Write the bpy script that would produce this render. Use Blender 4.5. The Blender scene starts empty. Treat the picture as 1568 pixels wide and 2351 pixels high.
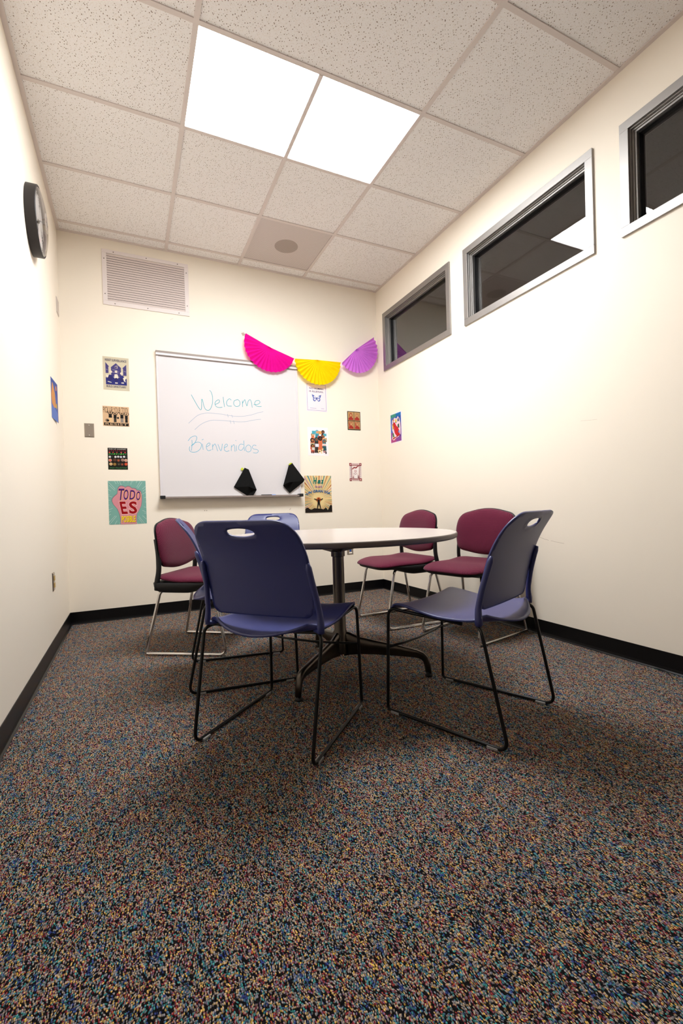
import bpy, bmesh, math, random
from mathutils import Vector, Matrix, geometry

random.seed(4)
scene = bpy.context.scene
COL = scene.collection

# ---------------------------------------------------------------- camera, world, exposure
cam_data = bpy.data.cameras.new('camera')
cam_data.sensor_fit = 'VERTICAL'
cam_data.sensor_height = 36.0
cam_data.lens = 36.0 * 1042.4 / 2351.0
cam_data.shift_x = -2.25 / 2351.0
cam_data.shift_y = 1.31 / 2351.0
cam_data.clip_start = 0.02
cam = bpy.data.objects.new('camera', cam_data)
COL.objects.link(cam)
right = Vector((0.905827, -0.422611, -0.029616))
fwd = Vector((0.422477, 0.906307, -0.010943))
up = Vector((0.031466, -0.002599, 0.999501))
m = Matrix((right, up, -fwd)).transposed().to_4x4()
m.translation = Vector((0.44889, -4.07494, 0.84596))
cam.matrix_world = m
scene.camera = cam

world = bpy.data.worlds.new('world')
scene.world = world
world.use_nodes = True
world.node_tree.nodes['Background'].inputs[0].default_value = (0.01, 0.01, 0.011, 1)
world.node_tree.nodes['Background'].inputs[1].default_value = 0.3

scene.view_settings.view_transform = 'Standard'
scene.view_settings.look = 'None'
scene.view_settings.gamma = 1.0
scene.view_settings.use_curve_mapping = False
scene.view_settings.exposure = 0.0
LIGHT_STRENGTH = 39.5
LIGHT_COLOR = (0.97, 0.985, 1.0, 1)
scene.cycles.diffuse_bounces = 6
scene.cycles.max_bounces = 12

# ---------------------------------------------------------------- dimensions (metres)
W = 2.7957          # room width
H = 3.0420          # ceiling height
YF = -5.4           # wall behind the camera
T = 0.6096          # ceiling module
XA = 0.7841         # first main runner
S0 = 0.1317         # cut strip at the back wall
BH = 0.0956         # baseboard height


def srgb(h, a=1.0):
    h = h.lstrip('#')
    c = [int(h[i:i + 2], 16) / 255 for i in (0, 2, 4)]
    return tuple((x / 12.92 if x <= 0.04045 else ((x + 0.055) / 1.055) ** 2.4) for x in c) + (a,)


# ---------------------------------------------------------------- materials
def mat(name, color, rough=0.6, metal=0.0, spec=0.5, **kw):
    mm = bpy.data.materials.new(name)
    mm.use_nodes = True
    b = mm.node_tree.nodes['Principled BSDF']
    b.inputs['Base Color'].default_value = color if len(color) == 4 else tuple(color) + (1,)
    b.inputs['Roughness'].default_value = rough
    b.inputs['Metallic'].default_value = metal
    b.inputs['Specular IOR Level'].default_value = spec
    for k, v in kw.items():
        b.inputs[k.replace('_', ' ')].default_value = v
    return mm


def nodes(mm):
    nt = mm.node_tree
    return nt, nt.nodes, nt.links, nt.nodes['Principled BSDF']


def add(ns, kind, **kw):
    n = ns.new(kind)
    for k, v in kw.items():
        setattr(n, k, v)
    return n


def coords(nt, scale=(1, 1, 1), rot=(0, 0, 0), kind='Object'):
    tc = nt.nodes.new('ShaderNodeTexCoord')
    mp = nt.nodes.new('ShaderNodeMapping')
    mp.inputs['Scale'].default_value = scale
    mp.inputs['Rotation'].default_value = rot
    nt.links.new(tc.outputs[kind], mp.inputs[0])
    return mp.outputs[0]


def ramp(ns, stops, interp='LINEAR'):
    r = ns.new('ShaderNodeValToRGB')
    r.color_ramp.interpolation = interp
    e = r.color_ramp.elements
    while len(e) < len(stops):
        e.new(0.5)
    for i, (p, c) in enumerate(stops):
        e[i].position = p
        e[i].color = c if len(c) == 4 else tuple(c) + (1,)
    return r


def bump(mm, height_socket, strength=0.3, dist=0.002):
    nt, ns, ln, b = nodes(mm)
    bp = ns.new('ShaderNodeBump')
    bp.inputs['Strength'].default_value = strength
    bp.inputs['Distance'].default_value = dist
    ln.new(height_socket, bp.inputs['Height'])
    ln.new(bp.outputs[0], b.inputs['Normal'])


def make_wall_mat():
    mm = mat('painted_wall', srgb('#f6edde'), 0.55, spec=0.25)
    nt, ns, ln, b = nodes(mm)
    n = add(ns, 'ShaderNodeTexNoise')
    n.inputs['Scale'].default_value = 260
    n.inputs['Detail'].default_value = 3
    ln.new(coords(nt), n.inputs['Vector'])
    bump(mm, n.outputs[0], 0.12, 0.001)
    return mm


def make_tile_mat():
    mm = mat('mineral_fibre_tile', srgb('#f4f2f1'), 0.95, spec=0.1)
    nt, ns, ln, b = nodes(mm)
    c = coords(nt, (1, 1, 1), (0, 0, 0.5))
    cs = coords(nt, (1.0, 0.72, 1), (0, 0, 0.9))
    v = add(ns, 'ShaderNodeTexVoronoi', voronoi_dimensions='2D')
    v.inputs['Scale'].default_value = 105
    ln.new(cs, v.inputs['Vector'])
    sep = ns.new('ShaderNodeSeparateColor')
    ln.new(v.outputs['Color'], sep.inputs[0])
    rad = add(ns, 'ShaderNodeMapRange')          # hole size differs from cell to cell, many cells have none
    rad.inputs[1].default_value = 0.35
    rad.inputs[2].default_value = 1.0
    rad.inputs[3].default_value = 0.0
    rad.inputs[4].default_value = 0.23
    ln.new(sep.outputs[0], rad.inputs[0])
    hole = add(ns, 'ShaderNodeMath', operation='LESS_THAN')
    ln.new(v.outputs['Distance'], hole.inputs[0])
    ln.new(rad.outputs[0], hole.inputs[1])
    v2 = add(ns, 'ShaderNodeTexVoronoi', voronoi_dimensions='2D')
    v2.inputs['Scale'].default_value = 260
    ln.new(c, v2.inputs['Vector'])
    sep2 = ns.new('ShaderNodeSeparateColor')
    ln.new(v2.outputs['Color'], sep2.inputs[0])
    r2 = add(ns, 'ShaderNodeMapRange')
    r2.inputs[1].default_value = 0.55
    r2.inputs[2].default_value = 1.0
    r2.inputs[3].default_value = 0.0
    r2.inputs[4].default_value = 0.34
    ln.new(sep2.outputs[0], r2.inputs[0])
    h2 = add(ns, 'ShaderNodeMath', operation='LESS_THAN')
    ln.new(v2.outputs['Distance'], h2.inputs[0])
    ln.new(r2.outputs[0], h2.inputs[1])
    m1 = add(ns, 'ShaderNodeMix', data_type='RGBA')
    m1.inputs[6].default_value = srgb('#f4f2f1')
    m1.inputs[7].default_value = srgb('#dccfc2')
    ln.new(h2.outputs[0], m1.inputs[0])
    m2 = add(ns, 'ShaderNodeMix', data_type='RGBA')
    ln.new(m1.outputs[2], m2.inputs[6])
    m2.inputs[7].default_value = srgb('#8a7c6e')
    ln.new(hole.outputs[0], m2.inputs[0])
    ln.new(m2.outputs[2], b.inputs['Base Color'])
    inv = add(ns, 'ShaderNodeMath', operation='SUBTRACT')
    inv.inputs[0].default_value = 1.0
    ln.new(hole.outputs[0], inv.inputs[1])
    bump(mm, inv.outputs[0], 0.4, 0.002)
    return mm


def make_carpet_mat():
    mm = mat('loop_pile_carpet', (0.05, 0.05, 0.05), 0.95, spec=0.1)
    nt, ns, ln, b = nodes(mm)
    # short, slightly staggered yarn loops
    warp = add(ns, 'ShaderNodeTexNoise', noise_dimensions='2D')
    warp.inputs['Scale'].default_value = 14
    warp.inputs['Detail'].default_value = 2
    base = coords(nt, (1, 1, 1), (0, 0, 0.0))
    ln.new(base, warp.inputs['Vector'])
    wsc = add(ns, 'ShaderNodeVectorMath', operation='SCALE')
    wsc.inputs['Scale'].default_value = 0.02
    ln.new(warp.outputs['Color'], wsc.inputs[0])
    wad = add(ns, 'ShaderNodeVectorMath', operation='ADD')
    ln.new(base, wad.inputs[0])
    ln.new(wsc.outputs[0], wad.inputs[1])
    st = ns.new('ShaderNodeMapping')
    st.inputs['Scale'].default_value = (1.0, 0.6, 1)
    ln.new(wad.outputs[0], st.inputs[0])
    v = add(ns, 'ShaderNodeTexVoronoi', voronoi_dimensions='2D')
    v.inputs['Scale'].default_value = 370
    v.inputs['Randomness'].default_value = 0.75
    ln.new(st.outputs[0], v.inputs['Vector'])
    sep = ns.new('ShaderNodeSeparateColor')
    ln.new(v.outputs['Color'], sep.inputs[0])
    # loosely patchy distribution of the yarn colours
    pn = add(ns, 'ShaderNodeTexNoise', noise_dimensions='2D')
    pn.inputs['Scale'].default_value = 44
    pn.inputs['Detail'].default_value = 3
    pn.inputs['Roughness'].default_value = 0.65
    ln.new(coords(nt, (1.0, 0.42, 1), (0, 0, 0.1)), pn.inputs['Vector'])
    pm = add(ns, 'ShaderNodeMapRange')
    pm.inputs[1].default_value = 0.3
    pm.inputs[2].default_value = 0.7
    ln.new(pn.outputs[0], pm.inputs[0])
    mixv = add(ns, 'ShaderNodeMix', data_type='FLOAT')
    mixv.inputs[0].default_value = 0.52
    ln.new(sep.outputs[0], mixv.inputs[2])
    ln.new(pm.outputs[0], mixv.inputs[3])
    # colour picked from the mixed value, dark yarn from a second random number
    pal = ramp(ns, [(0.0, srgb('#3c4a90')), (0.17, srgb('#56709c')), (0.25, srgb('#46a09c')), (0.33, srgb('#918e9a')), (0.41, srgb('#a59c98')),
                    (0.48, srgb('#cdb69e')), (0.54, srgb('#e2b552')), (0.60, srgb('#aa9c98')), (0.66, srgb('#93303f')),
                    (0.72, srgb('#b4523c')), (0.76, srgb('#826a92')), (0.84, srgb('#ecc070'))], 'CONSTANT')
    ln.new(mixv.outputs[0], pal.inputs[0])
    dk = add(ns, 'ShaderNodeMath', operation='LESS_THAN')
    dk.inputs[1].default_value = 0.24
    ln.new(sep.outputs[1], dk.inputs[0])
    mx = add(ns, 'ShaderNodeMix', data_type='RGBA')
    ln.new(dk.outputs[0], mx.inputs[0])
    ln.new(pal.outputs[0], mx.inputs[6])
    mx.inputs[7].default_value = srgb('#1a181b')
    # yarn of uneven depth of colour
    var = add(ns, 'ShaderNodeMapRange')
    var.inputs[3].default_value = 0.40
    var.inputs[4].default_value = 1.25
    ln.new(sep.outputs[2], var.inputs[0])
    vm = add(ns, 'ShaderNodeVectorMath', operation='SCALE')
    ln.new(mx.outputs[2], vm.inputs[0])
    ln.new(var.outputs[0], vm.inputs['Scale'])
    # self-shadow of the pile, painted as dark gaps between the loops
    gap_shade = ramp(ns, [(0.34, (0, 0, 0, 1)), (0.66, (1, 1, 1, 1))])
    ln.new(v.outputs['Distance'], gap_shade.inputs[0])
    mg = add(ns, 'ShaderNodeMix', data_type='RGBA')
    ln.new(gap_shade.outputs[0], mg.inputs[0])
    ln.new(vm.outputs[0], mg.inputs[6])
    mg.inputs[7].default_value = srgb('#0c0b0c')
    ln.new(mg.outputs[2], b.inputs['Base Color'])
    iv = add(ns, 'ShaderNodeMath', operation='SUBTRACT')
    iv.inputs[0].default_value = 1.0
    ln.new(v.outputs['Distance'], iv.inputs[1])
    bump(mm, iv.outputs[0], 0.7, 0.004)
    return mm


def make_maroon_mat():
    mm = mat('maroon_upholstery', srgb('#6e1638'), 0.8, spec=0.2)
    nt, ns, ln, b = nodes(mm)
    co = coords(nt, (1, 1, 1))
    w1 = add(ns, 'ShaderNodeTexWave', wave_type='BANDS', bands_direction='DIAGONAL')
    w1.inputs['Scale'].default_value = 66
    w1.inputs['Distortion'].default_value = 0
    ln.new(co, w1.inputs['Vector'])
    w2 = add(ns, 'ShaderNodeTexWave', wave_type='BANDS', bands_direction='DIAGONAL')
    w2.inputs['Scale'].default_value = 66
    ln.new(coords(nt, (-1, 1, 1)), w2.inputs['Vector'])
    mu = add(ns, 'ShaderNodeMath', operation='MULTIPLY')
    ln.new(w1.outputs['Fac'], mu.inputs[0])
    ln.new(w2.outputs['Fac'], mu.inputs[1])
    r = ramp(ns, [(0.05, srgb('#560c2a')), (0.55, srgb('#6c1638'))])
    ln.new(mu.outputs[0], r.inputs[0])
    ln.new(r.outputs[0], b.inputs['Base Color'])
    b.inputs['Sheen Weight'].default_value = 0.15
    bump(mm, mu.outputs[0], 0.5, 0.002)
    return mm


def make_plastic_mat():
    mm = mat('navy_moulded_plastic', srgb('#28306f'), 0.42, spec=0.8)
    nt, ns, ln, b = nodes(mm)
    n = add(ns, 'ShaderNodeTexNoise')
    n.inputs['Scale'].default_value = 900
    ln.new(coords(nt), n.inputs['Vector'])
    bump(mm, n.outputs[0], 0.15, 0.0006)
    return mm


def make_grille_mat():
    mm = mat('perforated_grille', srgb('#b6aaa6'), 0.5, metal=0.0)
    nt, ns, ln, b = nodes(mm)
    v = add(ns, 'ShaderNodeTexVoronoi', voronoi_dimensions='2D')
    v.inputs['Scale'].default_value = 120
    v.inputs['Randomness'].default_value = 0.0
    ln.new(coords(nt), v.inputs['Vector'])
    r = ramp(ns, [(0.28, srgb('#a0958f')), (0.34, srgb('#dcd2ce'))])
    ln.new(v.outputs['Distance'], r.inputs[0])
    ln.new(r.outputs[0], b.inputs['Base Color'])
    return mm


def emission_mat(name, color, strength):
    mm = bpy.data.materials.new(name)
    mm.use_nodes = True
    nt = mm.node_tree
    nt.nodes.clear()
    o = nt.nodes.new('ShaderNodeOutputMaterial')
    e = nt.nodes.new('ShaderNodeEmission')
    e.inputs[0].default_value = color
    e.inputs[1].default_value = strength
    nt.links.new(e.outputs[0], o.inputs[0])
    return mm


M = {
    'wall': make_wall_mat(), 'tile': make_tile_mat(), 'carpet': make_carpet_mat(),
    'maroon': make_maroon_mat(), 'blue': make_plastic_mat(), 'grille': make_grille_mat(),
    'tbar': mat('painted_steel_grid', srgb('#dcd2cd'), 0.5, spec=0.3),
    'base': mat('black_vinyl', (0.0025, 0.0025, 0.003, 1), 0.32, spec=0.3),
    'black_rod': mat('black_powder_coat', (0.003, 0.003, 0.0035, 1), 0.32, spec=0.35),
    'black_plastic': mat('black_plastic', (0.010, 0.010, 0.011, 1), 0.5, spec=0.35),
    'chrome': mat('chrome', (0.75, 0.73, 0.71, 1), 0.12, metal=1.0),
    'bronze': mat('dark_satin_metal', (0.10, 0.085, 0.072, 1), 0.3, metal=1.0),
    'rail': mat('taupe_rail', srgb('#8f827b'), 0.5),
    'alu': mat('brushed_aluminium', (0.40, 0.385, 0.37, 1), 0.52, metal=1.0),
    'steel': mat('stainless_plate', (0.42, 0.37, 0.32, 1), 0.34, metal=1.0),
    'glass': mat('window_glass', (1, 1, 1, 1), 0.0, Transmission_Weight=1.0, IOR=1.62),
    'clear': mat('clear_plastic', (0.8, 0.8, 0.8, 1), 0.25, Transmission_Weight=0.55, IOR=1.45),
    'front_wall': mat('bounce_cutting_dark', (0.10, 0.095, 0.09, 1), 0.7),  # unseen wall, made dark to cut bounce light on the chair backs
    'dark_room': mat('dark_paint', (0.10, 0.095, 0.09, 1), 0.8),
    'gasket': mat('black_gasket', (0.008, 0.008, 0.009, 1), 0.5),
    'white': mat('white_enamel', srgb('#dedadc'), 0.18, spec=0.5),
    'vent': mat('white_painted_metal', srgb('#e9dfdc'), 0.45, spec=0.3),
    'tabletop': mat('greige_laminate', srgb('#c6bebb'), 0.22, spec=0.5),
    'edge': mat('table_edge_vinyl', srgb('#6e645c'), 0.4, spec=0.4),
    'paper': mat('white_paper', srgb('#f6f1ee'), 0.7, spec=0.2),
    'black': mat('black_paint', (0.008, 0.008, 0.008, 1), 0.6),
    'felt': mat('black_felt', (0.009, 0.009, 0.009, 1), 0.95, spec=0.1),
    'lime': mat('lime_tag', srgb('#c6d21f'), 0.5),
    'screw': mat('screw_metal', (0.12, 0.10, 0.09, 1), 0.4, metal=1.0),
    'alu_white': mat('pale_anodised_aluminium', srgb('#dcd8dc'), 0.35, spec=0.5),
    'louvre': mat('louvre_paint', srgb('#d9cbc6'), 0.5, spec=0.3),
    'clock_black': mat('matt_black_case', (0.022, 0.018, 0.018, 1), 0.5, spec=0.35),
    'light': emission_mat('lit_diffuser', LIGHT_COLOR, LIGHT_STRENGTH),
}
_ink = {}


def ink(h):
    if h not in _ink:
        _ink[h] = mat('ink_' + h.lstrip('#'), srgb(h), 0.6, spec=0.2)
    return _ink[h]


# ---------------------------------------------------------------- mesh helpers
def mk(name, verts, faces, material, parent=None, smooth=False, fm=None, loc=None):
    me = bpy.data.meshes.new(name)
    me.from_pydata([tuple(v) for v in verts], [], faces)
    mats = material if isinstance(material, (list, tuple)) else [material]
    for x in mats:
        me.materials.append(x)
    if fm:
        me.polygons.foreach_set('material_index', fm)
    if smooth:
        me.polygons.foreach_set('use_smooth', [True] * len(me.polygons))
    me.update()
    o = bpy.data.objects.new(name, me)
    COL.objects.link(o)
    if parent:
        o.parent = parent
    if loc:
        o.location = loc
    return o


class MB:
    """collects shapes of one part"""
    def __init__(self):
        self.v, self.f, self.m, self.mats = [], [], [], []

    def mi(self, material):
        if material not in self.mats:
            self.mats.append(material)
        return self.mats.index(material)

    def raw(self, vs, fs, material):
        n = len(self.v)
        self.v += [Vector(v) for v in vs]
        k = self.mi(material)
        for f in fs:
            self.f.append(tuple(i + n for i in f))
            self.m.append(k)
        return self

    def box(self, a, b, material, mtx=None):
        x0, y0, z0 = a
        x1, y1, z1 = b
        vs = [Vector(p) for p in ((x0, y0, z0), (x1, y0, z0), (x1, y1, z0), (x0, y1, z0), (x0, y0, z1), (x1, y0, z1), (x1, y1, z1), (x0, y1, z1))]
        if mtx:
            vs = [mtx @ v for v in vs]
        return self.raw(vs, [(0, 3, 2, 1), (4, 5, 6, 7), (0, 1, 5, 4), (1, 2, 6, 5), (2, 3, 7, 6), (3, 0, 4, 7)], material)

    def build(self, name, parent=None, smooth=False, bevel=0.0, seg=2):
        o = mk(name, self.v, self.f, self.mats, parent, smooth, self.m)
        if bevel:
            bv = o.modifiers.new('bevel', 'BEVEL')
            bv.width = bevel
            bv.segments = seg
            bv.limit_method = 'ANGLE'
        return o


def fillet(pts, radii, n=6):
    pts = [Vector(p) for p in pts]
    if not isinstance(radii, (list, tuple)):
        radii = [radii] * len(pts)
    out = [pts[0]]
    for i in range(1, len(pts) - 1):
        a, b, c = pts[i - 1], pts[i], pts[i + 1]
        d1, d2 = (a - b), (c - b)
        r = min(radii[i], d1.length * 0.49, d2.length * 0.49)
        p, q = b + d1.normalized() * r, b + d2.normalized() * r
        for k in range(n + 1):
            t = k / n
            out.append(p * (1 - t) ** 2 + b * 2 * t * (1 - t) + q * t * t)
    out.append(pts[-1])
    return out


def tube_geo(pts, r, n=12, closed_caps=True, sx=1.0, sy=1.0):
    pts = [Vector(p) for p in pts]
    vs, fs = [], []
    t0 = (pts[1] - pts[0]).normalized()
    ref = Vector((0, 0, 1)) if abs(t0.z) < 0.9 else Vector((1, 0, 0))
    nrm = t0.cross(ref).normalized()
    for i, p in enumerate(pts):
        if i == 0:
            t = t0
        elif i == len(pts) - 1:
            t = (pts[i] - pts[i - 1]).normalized()
        else:
            t = ((pts[i + 1] - p).normalized() + (p - pts[i - 1]).normalized()).normalized()
        nrm = (nrm - t * nrm.dot(t)).normalized()
        bn = t.cross(nrm)
        rr = r[i] if isinstance(r, (list, tuple)) else r
        for k in range(n):
            a = 2 * math.pi * k / n
            vs.append(p + nrm * math.cos(a) * rr * sx + bn * math.sin(a) * rr * sy)
    for i in range(len(pts) - 1):
        for k in range(n):
            a, b = i * n + k, i * n + (k + 1) % n
            fs.append((a, b, b + n, a + n))
    if closed_caps:
        fs.append(tuple(range(n - 1, -1, -1)))
        fs.append(tuple(range(len(vs) - n, len(vs))))
    return vs, fs


def tube(name, pts, r, material, parent=None, n=12, sx=1.0, sy=1.0):
    vs, fs = tube_geo(pts, r, n, True, sx, sy)
    return mk(name, vs, fs, material, parent, True)


def lathe_geo(prof, n=32, center=(0, 0, 0)):
    c = Vector(center)
    vs, fs = [], []
    for r, z in prof:
        for k in range(n):
            a = 2 * math.pi * k / n
            vs.append(c + Vector((r * math.cos(a), r * math.sin(a), z)))
    for i in range(len(prof) - 1):
        for k in range(n):
            a, b = i * n + k, i * n + (k + 1) % n
            fs.append((a, b, b + n, a + n))
    if prof[0][0] > 1e-6:
        fs.append(tuple(range(n - 1, -1, -1)))
    if prof[-1][0] > 1e-6:
        fs.append(tuple(range(len(vs) - n, len(vs))))
    return vs, fs


def sheet(name, fn, nu, nv, material, thick, parent=None, offset=-1.0):
    """smooth grid surface fn(u, v), u and v in 0..1, given a thickness"""
    vs = [fn(i / nu, j / nv) for j in range(nv + 1) for i in range(nu + 1)]
    fs = [(j * (nu + 1) + i, j * (nu + 1) + i + 1, (j + 1) * (nu + 1) + i + 1, (j + 1) * (nu + 1) + i) for j in range(nv) for i in range(nu)]
    o = mk(name, vs, fs, material, parent, True)
    s = o.modifiers.new('thickness', 'SOLIDIFY')
    s.thickness = thick
    s.offset = offset
    return o


def pillow_geo(outline, center, h_top, h_bot, fn, rings=10, p=4.0):
    """cushion: outline in 2D, domed on both sides; fn(a, b, h) -> 3D point"""
    n = len(outline)
    cx, cy = center
    vs, fs = [], []
    def ring(s, sign, hh):
        base = len(vs)
        for (a, b) in outline:
            q = (1 - s ** p) ** 0.5 if s < 1 else 0.0
            vs.append(fn(cx + (a - cx) * s, cy + (b - cy) * s, sign * hh * q))
        return base
    ss = [math.sin(0.5 * math.pi * k / rings) for k in range(1, rings + 1)]
    top = [ring(s, 1, h_top) for s in ss]
    bot = [ring(s, -1, h_bot) for s in ss[:-1]]
    ct = len(vs); vs.append(fn(cx, cy, h_top))
    cb = len(vs); vs.append(fn(cx, cy, -h_bot))
    for k in range(n):
        k2 = (k + 1) % n
        fs.append((ct, top[0] + k, top[0] + k2))
        for i in range(len(top) - 1):
            fs.append((top[i] + k, top[i + 1] + k, top[i + 1] + k2, top[i] + k2))
        seq = bot + [top[-1]]
        fs.append((cb, seq[0] + k2, seq[0] + k))
        for i in range(len(seq) - 1):
            fs.append((seq[i] + k, seq[i] + k2, seq[i + 1] + k2, seq[i + 1] + k))
    return vs, fs


def rounded_outline(pts, radii, n=8):
    """closed polygon with rounded corners"""
    out = []
    N = len(pts)
    for i in range(N):
        a, b, c = Vector(pts[i - 1]), Vector(pts[i]), Vector(pts[(i + 1) % N])
        d1, d2 = a - b, c - b
        r = min(radii[i], d1.length * 0.49, d2.length * 0.49)
        p, q = b + d1.normalized() * r, b + d2.normalized() * r
        for k in range(n + 1):
            t = k / n
            w = p * (1 - t) ** 2 + b * 2 * t * (1 - t) + q * t * t
            out.append((w.x, w.y))
    return out


def inside(pt, poly):
    x, y = pt
    r = False
    j = len(poly) - 1
    for i in range(len(poly)):
        xi, yi = poly[i]
        xj, yj = poly[j]
        if (yi > y) != (yj > y) and x < (xj - xi) * (y - yi) / (yj - yi) + xi:
            r = not r
        j = i
    return r


def panel_with_hole(outline, hole, step):
    xs = [p[0] for p in outline]
    ys = [p[1] for p in outline]
    vs = [Vector(p) for p in outline]
    ed = [(i, (i + 1) % len(outline)) for i in range(len(outline))]
    if hole:
        o = len(vs)
        vs += [Vector(p) for p in hole]
        ed += [(o + i, o + (i + 1) % len(hole)) for i in range(len(hole))]
    bnd = list(vs)
    x = min(xs) + step / 2
    while x < max(xs):
        y = min(ys) + step / 2
        while y < max(ys):
            q = Vector((x, y))
            if inside((x, y), outline) and not (hole and inside((x, y), hole)) and min((q - b).length for b in bnd) > step * 0.45:
                vs.append(q)
            y += step
        x += step
    r = geometry.delaunay_2d_cdt(vs, ed, [], 0, 1e-6)
    v2, f2 = r[0], r[2]
    keep = []
    for f in f2:
        c = sum((v2[i] for i in f), Vector((0, 0))) / len(f)
        if inside(c, outline) and not (hole and inside(c, hole)):
            keep.append(tuple(f))
    return [(v.x, v.y) for v in v2], keep


def empty(name, loc=(0, 0, 0), rz=0.0):
    o = bpy.data.objects.new(name, None)
    o.empty_display_size = 0.1
    COL.objects.link(o)
    o.location = loc
    o.rotation_euler = (0, 0, rz)
    return o


def tag(o, label, cat, group=None):
    o['label'] = label
    o['category'] = cat
    if group:
        o['group'] = group
    return o


def struct(o):
    o['kind'] = 'structure'
    return o


def dup(root, loc, rz, label):
    r = root.copy()
    COL.objects.link(r)
    r.location = loc
    r.rotation_euler = (0, 0, rz)
    r['label'] = label
    for ch in [o for o in bpy.data.objects if o.parent == root]:
        c = ch.copy()
        COL.objects.link(c)
        c.parent = r
        for g in [o for o in bpy.data.objects if o.parent == ch]:
            d = g.copy()
            COL.objects.link(d)
            d.parent = c
    return r
# ================================================================ THE ROOM
HX = W + 0.12       # far face of the window wall
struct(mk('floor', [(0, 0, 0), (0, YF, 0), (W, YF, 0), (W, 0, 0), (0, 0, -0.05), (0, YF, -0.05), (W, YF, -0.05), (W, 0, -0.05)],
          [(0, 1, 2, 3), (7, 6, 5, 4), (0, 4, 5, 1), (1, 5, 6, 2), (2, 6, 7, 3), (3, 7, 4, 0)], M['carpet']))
struct(MB().box((-0.12, 0, 0), (HX, 0.12, H + 0.1), M['wall']).build('wall_back'))
struct(MB().box((-0.12, YF, 0), (0, 0, H + 0.1), M['wall']).build('wall_left'))
struct(MB().box((-0.12, YF - 0.12, 0), (HX, YF, H + 0.1), M['front_wall']).build('wall_front'))

WIN = [(-1.187, -0.141, 2.193, 2.764), (-2.414, -1.350, 2.193, 2.764), (-3.63, -2.565, 2.193, 2.764)]
FI = 0.040          # the frame laps this far over the opening
mb = MB()
ys = sorted({YF, 0.0} | {y for w in WIN for y in (w[0] + FI, w[1] - FI)})
zs = [0, WIN[0][2] + FI, WIN[0][3] - FI, H + 0.1]
for i in range(len(ys) - 1):
    for j in range(3):
        yc, zc = (ys[i] + ys[i + 1]) / 2, (zs[j] + zs[j + 1]) / 2
        if any(w[0] < yc < w[1] and w[2] < zc < w[3] for w in WIN):
            continue
        mb.box((W, ys[i], zs[j]), (HX, ys[i + 1], zs[j + 1]), M['wall'])
struct(mb.build('wall_right'))

# dark unlit hallway beyond the window wall
mb = MB()
mb.box((HX + 1.9, YF, 0), (HX + 2.0, 0.1, H), M['dark_room'])
mb.box((HX, 0.0, 0), (HX + 2.0, 0.1, H), M['dark_room'])
mb.box((HX, YF - 0.1, 0), (HX + 2.0, YF, H), M['dark_room'])
mb.box((HX, YF, -0.05), (HX + 2.0, 0.1, 0), M['dark_room'])
mb.box((HX, YF, H), (HX + 2.0, 0.1, H + 0.05), M['dark_room'])
struct(mb.build('wall_hallway'))

# ---- ceiling: tiles on one sheet, with the steel grid below it
rows = [0, -S0] + [-(S0 + k * T) for k in range(1, 9)]
rows = [y for y in rows if y > YF] + [YF]
cols = [0, XA, XA + T, XA + 2 * T, W]
LX0, LX1 = XA, XA + 2 * T
LY1, LY0 = -(S0 + 2 * T), -(S0 + 3 * T)
mb = MB()
zt = H + 0.004
spk = (XA + T, XA + 2 * T, -(S0 + T), -S0)
for i in range(len(rows) - 1):
    for j in range(4):
        y1, y0, x0, x1 = rows[i], rows[i + 1], cols[j], cols[j + 1]
        yc, xc = (y0 + y1) / 2, (x0 + x1) / 2
        if LX0 < xc < LX1 and LY0 < yc < LY1:
            continue
        if spk[0] < xc < spk[1] and spk[2] < yc < spk[3]:
            continue
        mb.box((x0, y0, zt), (x1, y1, zt + 0.015), M['tile'])
ceiling = struct(mb.build('ceiling'))
b2 = 0.012
g = MB()
zg0, zg1 = H - 0.002, H + 0.006
for x in (XA, XA + 2 * T):
    g.box((x - b2, YF, zg0), (x + b2, 0, zg1), M['tbar'])
for k, y in enumerate(rows[1:-1]):
    for j in range(4):
        x0, x1 = cols[j], cols[j + 1]
        a = x0 + (b2 if j in (1, 3) else 0)
        c = x1 - (b2 if j in (0, 2) else 0)
        g.box((a, y - b2, zg0 + 0.0006), (c, y + b2, zg1), M['tbar'])
for k in range(len(rows) - 1):                       # the short runner B stops where long tiles and the light begin
    y1, y0 = rows[k], rows[k + 1]
    if k in (3, 4, 5):
        continue
    g.box((XA + T - b2, y0 + b2, zg0 + 0.0006), (XA + T + b2, y1 - b2 if k else y1, zg1), M['tbar'])
g.box((0, YF, H - 0.0035), (0.022, 0, H + 0.004), M['tbar'])
g.box((W - 0.022, YF, H - 0.0035), (W, 0, H + 0.004), M['tbar'])
g.box((0.022, -0.022, H - 0.0035), (W - 0.022, 0, H + 0.004), M['tbar'])
g.build('ceiling_grid', ceiling)

# ---- baseboards with a cove toe
def cove(name, p0, p1, inward):
    p0, p1, n = Vector(p0), Vector(p1), Vector(inward)
    prof = [(0, BH), (0.003, BH), (0.0035, 0.02), (0.006, 0.008), (0.013, 0.0025), (0.013, 0), (0, 0)]
    vs = []
    for p in (p0, p1):
        vs += [p + n * a + Vector((0, 0, z)) for a, z in prof]
    k = len(prof)
    fs = [(i, (i + 1) % k, (i + 1) % k + k, i + k) for i in range(k)] + [tuple(range(k)), tuple(range(2 * k - 1, k - 1, -1))]
    o = mk(name, vs, fs, M['base'])
    return struct(o)

cove('baseboard_back', (0, 0, 0), (W, 0, 0), (0, -1, 0))
cove('baseboard_left', (0, 0, 0), (0, YF, 0), (1, 0, 0))
cove('baseboard_right', (W, YF, 0), (W, 0, 0), (-1, 0, 0))

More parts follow.
